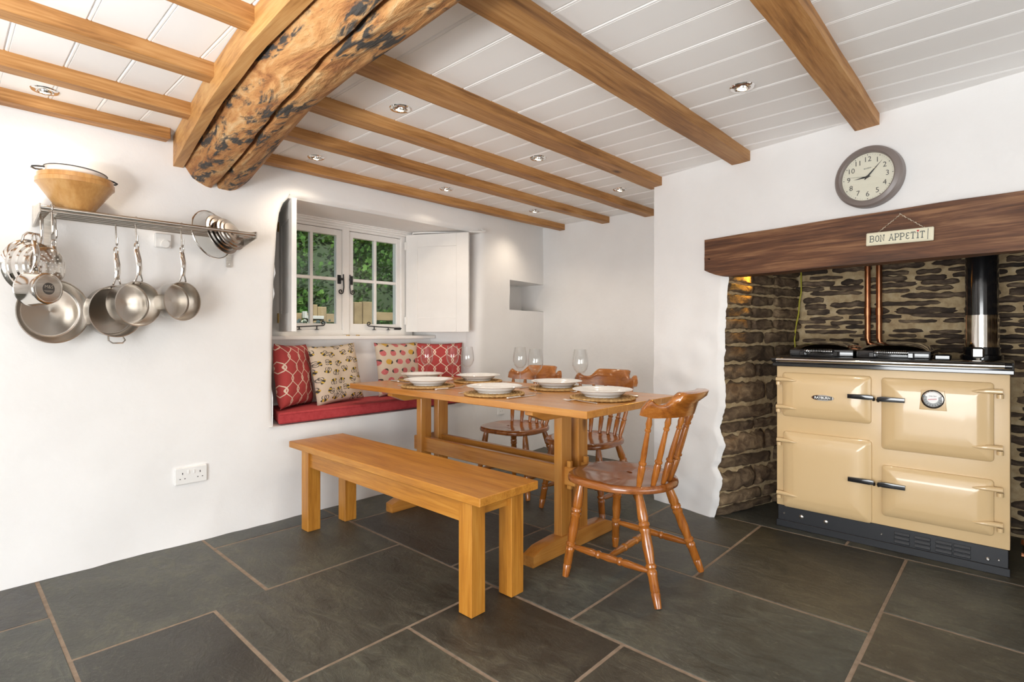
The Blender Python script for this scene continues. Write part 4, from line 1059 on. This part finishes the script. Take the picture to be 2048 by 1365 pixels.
m = MB(); m.lathe([(.0405, 0), (.044, 0), (.044, .006), (.0405, .009)], 36, T(.707, -.034, .776) @ RX(PI / 2)); m.done('gauge_surround', blackenamel, d3)
m = MB(); m.lathe([(0, .006), (.035, .006), (.035, 0), (0, 0)], 36, T(.707, -.034, .776) @ RX(PI / 2)); m.done('gauge_dial', plain('gauge_dial_grey', (.30, .31, .31), .4), gb)
m = MB(); m.lathe([(0, .0068), (.022, .0068), (.022, .006), (0, .006)], 30, T(.707, -.034, .779) @ RX(PI / 2)); m.done('dial_centre', print_white, gb)
m = MB(); m.prism([(.0, .0)] + [(.0348 * math.cos(math.radians(a_)), .0348 * math.sin(math.radians(a_))) for a_ in range(25, 160, 9)], 0, .0004, T(.707, -.0402, .776) @ RX(PI / 2)); m.done('dial_sector', print_white, gb)
m = MB(); m.box(-.018, .016, -.0012, .0012, 0, .0008, M=T(.707, -.0415, .776) @ RY(-.15) @ RX(PI / 2)); m.done('needle', print_red, gb)
for k in range(9):
    an = math.radians(190 + 20 * k); m = MB(); m.box(.0255, .0325, -.0010, .0010, 0, .0006, M=T(.707, -.0407, .776) @ RX(PI / 2) @ RZ(an)); m.done('tick', print_dark, gb)
link('dial_lettering', text_mesh('OVEN TEMP', .0055, 'dial_lettering', print_dark, .0002), gb, (.707, -.0415, .7905), (PI / 2, 0, 0))
m = MB(); m.box(-.016, .992, -.022, .57, .905, .960, .008, seg=2); m.box(-.016, .992, -.026, -.01, .905, .925, .003); tp = m.done('top_plate', blackenamel, rg)
m = MB(); m.tube([(.006, -.055, .944), (.972, -.055, .944)], .0115, 16); rl_ = m.done('front_rail', steel_p, rg)
for xx in (.004, .972):
    m = MB(); m.tube([(xx - .012, -.055, .944), (xx + .012, -.055, .944)], .0145, 16); m.tube([(xx, -.055, .944), (xx, -.01, .940)], .010, 10); m.done('rail_end', blackenamel, rl_)
for (xc, wl) in ((.205, .158), (.532, .158)):
    ly = .24
    m = MB(); m.box(xc - wl, xc + wl, ly - .17, ly + .19, .960, 1.002, .010, seg=2); ld = m.done('hotplate_lid', blackenamel, rg)
    m = MB()
    def dome(i, j, xc=xc, wl=wl, ly=ly):
        a = i * 2 - 1; b = j * 2 - 1; hgt = (max(0, 1 - abs(a) ** 2.6) * max(0, 1 - abs(b) ** 2.6)) ** .6
        return (xc + a * (wl - .006), ly + .01 + b * .172, .998 + .048 * hgt)
    m.grid(dome, 28, 22); m.done('chrome_dome', chrome, ld, 60)
    m = MB(); m.tube([(xc - .075, ly - .205, .992), (xc + .075, ly - .205, .992)], .006, 10)
    for xx in (xc - .082, xc + .082): m.box(xx - .012, xx + .012, ly - .215, ly - .16, .966, .992, .003)
    m.done('lid_handle', blackenamel, ld)
    m = MB(); m.tube([(xc - .068 + .136 * k / 240, ly - .205 + .0115 * math.cos(k * 2 * PI * 17 / 240), .992 + .0115 * math.sin(k * 2 * PI * 17 / 240)) for k in range(241)], .0022, 5); m.done('handle_coil', chrome, ld)
m = MB(); m.box(.70, .765, .10, .16, .958, .985, .006); m.done('damper_block', blackenamel, rg)
m = MB(); m.box(.835, .885, .20, .235, .968, 1.020, .008); m.tube([(.86, .22, .96), (.86, .22, .975)], .01, 8); m.done('damper_knob', steel_b, rg)
fl = thing('flue_pipe', 'black and steel flue pipe rising from the range cooker', 'flue pipe', (3.278 + .40, .995 - .868, .958))
m = MB(); m.lathe([(0, 0), (.085, 0), (.085, .02), (.074, .024), (.074, .06), (.068, .062), (0, .062)], 36); m.done('collar', blackenamel, fl)
m = MB(); m.lathe([(.0695, .05), (.0695, .225), (.066, .225), (.066, .05)], 36); m.done('steel_sleeve', steel_p, fl)
m = MB(); m.lathe([(.0665, .05), (.0665, .77)], 36); m.done('black_pipe', blackenamel, fl)
for k, (yy, xx) in enumerate(((.662, 3.90), (.603, 3.90))):
    t = thing('copper_pipe', ['copper heating pipe behind the range, left one', 'copper heating pipe behind the range, right one'][k], 'pipe', (xx, yy, 0), group='copper pipes')
    m = MB(); m.tube([(0, 0, 1.60), (0, 0, 1.06), (-.002, -.006, 1.03), (-.004, -.05, 1.005), (-.004, -.075, .95), (-.004, -.08, .3)], .0155, 14); m.done('pipe_run', copper, t)
    m = MB(); m.tube([(0, 0, 1.20), (0, 0, 1.245)], .0185, 14); m.done('joint', copper, t)
m = MB(); m.tube([(3.93, 1.040, 1.55), (3.925, 1.04, 1.46), (3.91, 1.035, 1.36), (3.91, 1.046, 1.30), (3.90, 1.048, 1.22), (3.88, 1.06, 1.13), (3.86, 1.062, 1.05), (3.86, 1.055, .95), (3.88, 1.05, .6)], .0048, 8)
tag(m.done('earth_cable', plain('yellow_green_cable', (.42, .38, .03), .5)), 'yellow and green earth cable hanging in the fireplace corner', 'cable')
m = MB(); m.tube([(3.40, -.02, .075), (3.40, -.14, .075)], .011, 10); m.tube([(3.40, -.035, .075), (3.40, -.035, .13)], .009, 10); m.lathe([(0, .02), (.016, .02), (.018, 0), (0, 0)], 12, T(3.40, -.035, .125)); m.tube([(3.40, -.14, .075), (3.40, -.14, 0)], .011, 10)
tag(m.done('radiator_valve', copper), 'small brass and copper pipe valve on the floor right of the range', 'valve')

# ------------------------------------------------------------------ CLOCK (local x right along wall, y into wall)
ck = thing('wall_clock', 'round taupe wall clock with cream face above the mantel', 'clock', W(1.262, 1.812, .004), (0, 0, WANG))
m = MB(); m.lathe([(.108, .030), (.110, .044), (.116, .050), (.124, .046), (.132, .044), (.140, .034), (.141, 0), (0, 0), (0, .028), (.108, .028)], 72, RX(PI / 2)); m.done('rim', clockrim, ck)
m = MB(); m.lathe([(0, .031), (.109, .031), (.109, .028)], 64, RX(PI / 2)); cf = m.done('clock_face', clockface, ck)
for k in range(12):
    an = PI / 2 - (k + 1) * PI / 6
    me = text_mesh(str(k + 1), .033, 'numeral', print_dark, .0003, -.0002)
    link('numeral', me, cf, (.080 * math.cos(an), -.0316, .080 * math.sin(an)), (PI / 2, 0, 0))
m = MB()
for k in range(60):
    an = k * PI / 30; big = k % 5 == 0; r = .0022 if big else .0009
    m.lathe([(0, .0005), (r, .0005), (r, 0)], 8, T(.101 * math.cos(an), -.0312, .101 * math.sin(an)) @ RX(PI / 2))
m.done('minute_marks', print_dark, cf)
link('maker_name', text_mesh('acctim', .012, 'maker_name', print_grey, .0002), cf, (0, -.0315, .040), (PI / 2, 0, 0))
def hand(name, ang, ln, wd, y, mat):
    m = MB(); m.prism([(-ln * .18, -wd * .6), (0, -wd), (ln * .25, -wd * .9), (ln, 0), (ln * .25, wd * .9), (0, wd), (-ln * .18, wd * .6)], 0, .001, T(0, y, 0) @ RX(PI / 2) @ RZ(ang)); m.done(name, mat, ck)
hand('hour_hand', math.radians(90 - 30 * 8.86), .058, .004, -.033, print_dark)
hand('minute_hand', math.radians(90 - 6 * 7.3), .088, .0035, -.0345, print_dark)
hand('second_hand', math.radians(90 - 6 * 46.3), .088, .0008, -.036, print_grey)
m = MB(); m.lathe([(0, .004), (.005, .004), (.006, 0)], 14, T(0, -.034, 0) @ RX(PI / 2)); m.done('hub', print_dark, ck)
m = MB(); m.lathe([(0, .043), (.06, .0415), (.108, .036)], 48, RX(PI / 2)); m.done('glass_cover', paneglass, ck)

# ------------------------------------------------------------------ SIGN
sg = thing('hanging_sign', 'cream wooden sign lettered BON APPETIT hanging on the mantel beam', 'sign', W(1.390, 1.515, .047), (0, math.radians(1.8), WANG))
m = MB(); m.box(-.127, .127, -.009, .003, -.029, .029, .003); m.box(-.121, .121, -.0105, -.008, -.023, .023, .001); m.done('board', signpaint, sg)
m = MB(); m.box(.108, .110, -.0112, -.0104, -.023, .023); m.done('edge_line', print_grey, sg)
GL = {'B': [[(0, 0), (0, 1)], [(-.12, 0), (.38, 0), (.58, .12), (.58, .40), (.38, .52), (0, .52)], [(-.12, 1), (.34, 1), (.52, .90), (.52, .64), (.36, .52)]],
      'O': [[(.3, 0), (.06, .16), (.02, .5), (.06, .84), (.3, 1), (.54, .84), (.58, .5), (.54, .16), (.3, 0)]],
      'N': [[(.04, 0), (.04, 1), (.56, .02), (.56, 1)], [(-.1, 0), (.18, 0)], [(-.1, 1), (.1, 1)], [(.42, 1), (.70, 1)]],
      'A': [[(.0, 0), (.30, 1), (.60, 0)], [(.11, .36), (.49, .36)], [(-.12, 0), (.12, 0)], [(.48, 0), (.72, 0)], [(.18, 1), (.42, 1)]],
      'P': [[(.05, 0), (.05, 1)], [(-.1, 1), (.40, 1), (.58, .86), (.58, .58), (.40, .44), (.05, .44)], [(-.1, 0), (.2, 0)]],
      'E': [[(.58, .14), (.36, 0), (.10, .1), (.06, .3), (.24, .52), (.46, .52)], [(.24, .52), (.08, .70), (.12, .92), (.36, 1), (.56, .88)]],
      'T': [[(.3, 0), (.3, 1)], [(-.02, .80), (-.02, 1), (.62, 1), (.62, .80)], [(.14, 0), (.46, 0)]],
      'i': [[(.18, 0), (.18, .84)], [(.02, 0), (.34, 0)], [(.02, .84), (.18, .84)]]}
adv = {'B': .86, 'O': .84, 'N': .92, 'A': .90, 'P': .84, 'E': .82, 'T': .86, 'i': .54, ' ': .55}
word = 'BON APPETiT'; tot = sum(adv[c] for c in word) - .22; sc = .205 / tot; hz = .027; x = -.108
for c in word:
    if c != ' ':
        m = MB()
        for st in GL[c]: m.tube([(x + a * sc, -.0108, -hz / 2 + b * hz) for a, b in st], .0017, 6, flat=(.35, 1) if False else None)
        m.done('letter', print_grey, sg)
        if c == 'i':
            hx, hz2 = x + .18 * sc, -hz / 2 + 1.12 * hz
            m = MB(); m.prism([(0, -.0045), (.0045, .001), (.0035, .0038), (.0015, .0040), (0, .0022), (-.0015, .0040), (-.0035, .0038), (-.0045, .001)], 0, .0012, T(hx, -.0106, hz2) @ RX(PI / 2)); m.done('heart', print_red, sg)
    x += adv[c] * sc
def twist(a, b, n=60):
    a, b = Vector(a), Vector(b); out = []
    for k in range(n + 1): out.append(a.lerp(b, k / n) + Vector((0, .0016 * math.cos(k * .9), .0016 * math.sin(k * .9))))
    return out
m = MB()
for a, b in (((-.085, .002, .027), (.004, -.004, .098)), ((.095, .002, .027), (.004, -.004, .098))): m.tube(twist(a, b), .0017, 6)
m.done('string', ropemat, sg)
m = MB(); m.tube([(.004, .012, .098), (.004, -.010, .100)], .002, 8); m.done('nail', steel_b, sg)

# ------------------------------------------------------------------ SOCKETS AND THERMOSTAT
def socket(label, loc, rz, wd, gangs):
    t = thing('wall_socket', label, 'socket', loc, (0, 0, rz), 'wall sockets')
    m = MB(); m.box(-wd / 2, wd / 2, -.010, .012, -.043, .043, .003); m.done('faceplate', whiteplastic, t)
    for g in range(gangs):
        c = (g - (gangs - 1) / 2) * .062
        m = MB(); m.box(c - .004 + (.018 if g == 0 and gangs > 1 else -.018 if gangs > 1 else .018) - .0, c + .004 + (.018 if g == 0 and gangs > 1 else -.018 if gangs > 1 else .018), -.0135, -.009, .008, .028, .001); m.done('switch', whiteplastic, t)
        c2_ = c - (.010 if g == 0 and gangs > 1 else -.010 if gangs > 1 else 0)
        m = MB(); m.box(c2_ - .002, c2_ + .002, -.0106, -.009, .008, .018); m.box(c2_ - .014, c2_ - .008, -.0106, -.009, -.016, -.012); m.box(c2_ + .008, c2_ + .014, -.0106, -.009, -.016, -.012); m.done('pin_slots', darkslot, t)
    return t
socket('white double socket low on the wall below the hanging pans', (.918, 3.148, .352), 0, .150, 2)
socket('small white single socket low on the window wall behind the table', (3.28, wface(3.28, .445), .445), 0, .086, 1)
t = thing('thermostat', 'small white thermostat with a round dial under the pan rack', 'thermostat', (.788, 3.150, 1.555))
m = MB(); m.box(-.037, .037, -.028, .01, -.036, .036, .005); m.done('casing', whiteplastic, t)
m = MB(); m.lathe([(0, .014), (.018, .014), (.020, 0)], 28, T(.006, -.028, -.018) @ RX(PI / 2)); m.done('dial', whiteplastic, t)

# ------------------------------------------------------------------ FILL LAMP, unseen uplighter added left of the camera to brighten the ceiling
t = thing('fill_uplighter', 'unseen white uplighter added left of the camera to brighten the ceiling', 'fill lamp', (-.60, 1.40, 0))
m = MB(); m.lathe([(0, 0), (.15, 0), (.15, .015), (.02, .03), (0, .03)], 32); m.done('base', whiteplastic, t)
m = MB(); m.tube([(0, 0, .02), (0, 0, 1.12)], .013, 12); m.done('pole', whiteplastic, t)
m = MB(); m.lathe([(.02, 1.10), (.06, 1.12), (.15, 1.19), (.155, 1.195), (.148, 1.194), (.055, 1.128), (.0, 1.12)], 36); m.done('shade', whiteplastic, t)
l = bpy.data.lights.new('uplight_fill', 'SPOT'); l.energy = 60; l.color = (1, .985, .975); l.spot_size = math.radians(168); l.spot_blend = .3; l.shadow_soft_size = .10
lo = bpy.data.objects.new('uplight_fill', l); COL.objects.link(lo); lo.parent = t; lo.location = (0, 0, 1.20); lo.rotation_euler = (PI, 0, 0)

# ------------------------------------------------------------------ POT RACK, BOWLS, PANS
rk = thing('pot_rack', 'stainless steel wall rack of parallel bars holding bowls and pans', 'rack', (0, 0, 1.605))
for k in range(5):
    m = MB(); yy = 2.935 + k * .045; m.tube([(.30, yy, .0 if k else .006), (1.165, yy, .0 if k else .006)], .008 if k else .009, 12); m.done('bar', steel_b, rk)
for xx in (.296, 1.160):
    m = MB(); m.prism([(2.925, -.016), (3.145, -.05), (3.145, .045), (3.06, .03), (2.925, .02)], 0, .006, T(xx, 0, 0) @ Matrix(((0, 0, 1, 0), (1, 0, 0, 0), (0, 1, 0, 0), (0, 0, 0, 1))), .001); m.done('end_bracket', steel_b, rk)
for xx in (.345, 1.10):
    m = MB(); m.box(xx - .013, xx + .013, 3.132, 3.14, -.155, 0, .001); m.box(xx - .013, xx + .013, 2.96, 3.14, -.012, -.008); w_ = m.done('wall_strap', steel_b, rk)
    m = MB(); m.lathe([(0, .003), (.004, .003), (.005, 0)], 10, T(xx, 3.132, -.14) @ RX(PI / 2)); m.done('screw', steel_p, w_)
# bowls
def bowlprof(r0, r1, H, th): return [(0, 0), (r0, 0), (r0 + .004, .003), (r1 - .004, H - .02), (r1, H - .018), (r1, H), (r1 - th, H), (r0 - th * .3, th), (0, th)]
BC = (.428, 3.015)
m = MB(); m.lathe(bowlprof(.056, .138, .132, .010), 56); o = m.done('wooden_bowl', bowlwood); o.location = (*BC, 1.618); tag(o, 'large blond wooden salad bowl, lower one of the nested pair on the rack', 'bowl', 'wooden bowls')
m = MB(); m.lathe(bowlprof(.054, .133, .128, .009), 56); o = m.done('wooden_bowl', bowlwood); o.matrix_world = T(BC[0] - .002, BC[1], 1.641) @ RY(.02); tag(o, 'blond wooden salad bowl nested inside the lower wooden bowl', 'bowl', 'wooden bowls')
t = thing('enamel_dish', 'white enamel dish with a dark rim and wire handles on top of the bowls', 'dish', (BC[0] - .004, BC[1], 1.712), (0, .06, 0))
m = MB(); m.lathe([(0, 0), (.06, 0), (.085, .02), (.106, .080), (.110, .082), (.110, .085), (.104, .083), (.082, .022), (.058, .004), (0, .004)], 48); m.done('dish_body', china, t)
m = MB(); m.tube([(.110 * math.cos(k * PI / 24), .110 * math.sin(k * PI / 24), .085) for k in range(48)], .0022, 6, closed=True); m.done('rim_edge', blackmatt, t)
for sgn in (-1, 1):
    m = MB(); m.tube([(sgn * .108, -.03, .074), (sgn * .132, -.028, .070), (sgn * .146, -.012, .069), (sgn * .146, .012, .069), (sgn * .132, .028, .070), (sgn * .108, .03, .074)], .004, 8); m.done('wire_handle', iron, t)
# hooks
def hook(label, x, y, zb, drop, big=.014):
    pts = [(0, -big, -.012), (0, -big, 0)] + [(0, -big * math.cos(k * PI / 8), big * math.sin(k * PI / 8)) for k in range(1, 9)] + [(0, big * .9, -.01), (0, -.004, -drop + .03)] + [(0, -.004 + .012 * (math.cos(k * PI / 8) - 1) * 1.0, -drop + .014 - .012 * math.sin(k * PI / 8)) for k in range(0, 9)] + [(0, -.030, -drop + .035)]
    m = MB(); m.tube(pts, .0032, 8)
    o = m.done('hook', steel_b); o.location = (x, y, zb); tag(o, label, 'hook', 's-hooks on the rack')
ZB = 1.615
hook('steel S-hook at the left end of the rack holding the steamer insert', .312, 3.025, ZB, .125)
hook('steel S-hook holding the small polished saucepan', .338, 2.935, ZB, .115)
hook('steel S-hook second from the left holding the frying pan', .366, 3.070, ZB, .112)
hook('steel S-hook holding the wide saute pan', .583, 3.070, ZB, .118)
hook('steel S-hook holding the middle brushed saucepan', .642, 2.980, ZB, .110)
hook('steel S-hook at the right holding the smaller brushed saucepan', .828, 2.980, ZB, .105)
# pans: local z is the axis from base to opening; placed so the opening faces the room
def pan(label, name, cen, r, depth, yaw, top, hdl_top, flare=.0, face=1, mats=None, helper=False, htwist=0, wall=.0025, cat='pan'):
    """cen = centre of the rim (or of the base when face = -1)"""
    mats = mats or (pan_steel, pan_steel)
    t = thing(name, label, cat, cen, (0, 0, yaw), group='pans hanging from the rack')
    # local frame of the thing: x right, z up, -y toward the room
    Q = RX(PI / 2)           # lathe z -> -y
    rb = r * (1 - flare)
    if face == 1: M_ = T(0, depth, 0) @ Q
    else: M_ = RX(-PI / 2)
    prof = [(0, 0), (rb * .82, 0), (rb * .90, .0006), (rb * .97, .004), (rb, .014), (r, depth - .004), (r + .003, depth), (r - .001, depth + .0005), (r - wall - .001, depth - .006), (rb - wall, .020), (rb * .985 - wall, .011), (rb * .95 - wall, .0070), (rb * .90 - wall, .0062), (rb * .84, .006), (0, .006)]
    m = MB(); m.lathe([prof[0]] + prof[1:], 56, M_); m.done('pan_body', mats[0], t, 40)
    # handle: from the rim up to the hook
    yr = .012 if face == 1 else depth - .012
    zt = hdl_top
    m = MB()
    for sx in (-1, 1): m.tube([(sx * .016, yr + .002, r - .010), (sx * .015, yr - .012, r + .008), (sx * .006, yr - .014, r + .038)], .0042, 8)
    m.tube([(0, yr - .012, r + .030), (0, yr - .018, r + .06), (htwist * .5, yr - .016, lerp(r, zt, .55)), (htwist, yr - .004, zt - .03)], [.0110, .0120, .0140, .0120], 12, flat=(1.0, .42))
    m.tube([(htwist + .0085 * math.cos(k * PI / 8), yr - .004, zt - .018 + .017 * math.sin(k * PI / 8)) for k in range(16)], .0035, 8, closed=True)
    m.done('handle', steel_p, t)
    if helper:
        m = MB(); m.tube([(-.03, yr, -r + .004), (-.036, yr - .012, -r - .018), (-.022, yr - .016, -r - .030), (.022, yr - .016, -r - .030), (.036, yr - .012, -r - .018), (.03, yr, -r + .004)], .0042, 8); m.done('helper_handle', steel_p, t)
    return t
yw = math.radians(19)
pan('smaller brushed steel saucepan hanging at the right end', 'saucepan', (.83, 2.965, 1.246), .092, .090, yw, 0, .268, .04)
pan('brushed steel saucepan hanging second from the right', 'saucepan', (.648, 2.957, 1.226), .101, .088, yw, 0, .282, .04, htwist=-.006)
pan('wide steel saute pan with a helper handle behind the middle saucepan', 'saute_pan', (.585, 3.062, 1.192), .118, .058, yw, 0, .300, .02, helper=True)
pan('large shallow steel frying pan hanging at the lower left', 'frying_pan', (.360, 3.046, 1.185), .136, .040, math.radians(20), 0, .312, .13)
sp_ = pan('small polished saucepan hung with its stamped base facing the room', 'saucepan', (.318, 2.855, 1.270), .066, .085, math.radians(33), 0, .225, .02, face=-1, mats=(steel_p, steel_p))
m = MB(); m.lathe([(0, .001), (.050, .001), (.052, 0)], 40, T(0, -.0002, 0) @ RX(PI / 2)); bs = m.done('base_disc', steel_b, sp_)
m = MB(); m.lathe([(0, .0016), (.024, .0016), (.024, 0)], 36, RX(PI / 2)); m.done('stamp_disc', plain('grey_stamp', (.10, .095, .09), .45, .6), bs)
link('stamp_lettering', text_mesh('M&S', .019, 'stamp_lettering', steel_p, .0002), bs, (0, -.0022, .007), (PI / 2, 0, 0))
for zz, hw_ in ((-.0085, .019), (-.0125, .015)): m = MB(); m.box(-hw_, hw_, -.0024, -.0016, zz - .0008, zz + .0008); m.done('stamp_line', steel_p, bs)
# steamer insert: stepped polished rings with a perforated base facing the room
t = thing('steamer_insert', 'polished stepped steamer insert with a perforated base hanging at the far left', 'steamer', (.330, 2.965, 1.372), (0, 0, math.radians(33)), group='pans hanging from the rack')
m = MB(); Q = RX(-PI / 2)
m.lathe([(0, 0), (.074, 0), (.080, .004), (.082, .016), (.088, .020), (.090, .040), (.096, .044), (.098, .070), (.104, .074), (.104, .092), (.112, .098), (.1135, .096), (.106, .090), (.100, .070), (.078, .006), (0, .004)], 56, Q); m.done('steamer_body', steel_p, t)
m = MB(); rnd = random.Random(2)
for ring_r, n in ((.0, 1), (.017, 6), (.034, 12), (.052, 18)):
    for k in range(n):
        a = 2 * PI * k / n; m.lathe([(0, .0008), (.0032, .0008), (.0032, 0)], 8, T(ring_r * math.cos(a), 0, ring_r * math.sin(a)) @ RX(PI / 2))
m.done('perforations', print_white, t)['kind'] = 'stuff'
for sz_, z0 in ((1, .108), (-1, -.108)):
    m = MB(); m.tube([(-.036, .088, z0 * .92), (-.036, .080, z0 + sz_ * .016), (-.024, .076, z0 + sz_ * .030), (.024, .076, z0 + sz_ * .030), (.036, .080, z0 + sz_ * .016), (.036, .088, z0 * .92)], .005, 10); m.done('loop_handle', steel_p, t)
# lids leaning among the bars at the right end
def lid(label, name, cen, r, rot, glass):
    t = thing(name, label, 'lid', cen, rot, group='pan lids on the rack')
    m = MB()
    if glass:
        m.lathe([(0, .022), (r * .5, .018), (r * .96, .003)], 48); m.done('glass_dome', lidglass, t)
        m = MB(); m.tube([(r * math.cos(k * PI / 28), r * math.sin(k * PI / 28), .002) for k in range(56)], .0042, 8, closed=True); m.done('steel_rim', steel_p, t)
    else:
        m.lathe([(0, .020), (r * .62, .018), (r * .66, .013), (r * .80, .011), (r * .84, .004), (r * .98, .003), (r, 0), (r * .97, -.001), (r * .82, .002), (0, .016)], 48); m.done('lid_disc', lidsteel, t)
    k_ = 1 if glass else .6
    m = MB(); m.lathe([(.006 * k_, .018), (.006 * k_, .018 + .012 * k_), (.016 * k_, .018 + .018 * k_), (.015 * k_, .018 + .026 * k_), (0, .018 + .028 * k_)], 20); m.done('knob', steel_p, t)
lid('large glass pan lid with a steel rim leaning on the right end of the rack', 'pan_lid', (.985, 3.045, 1.600), .125, (math.radians(78), 0, math.radians(28)), True)
lid('steel pan lid in front of the glass lid, larger of the two steel ones', 'pan_lid', (1.025, 3.015, 1.603), .108, (math.radians(70), 0, math.radians(32)), False)
lid('smaller steel pan lid, frontmost of the lids on the rack', 'pan_lid', (1.055, 2.985, 1.605), .090, (math.radians(66), 0, math.radians(32)), False)
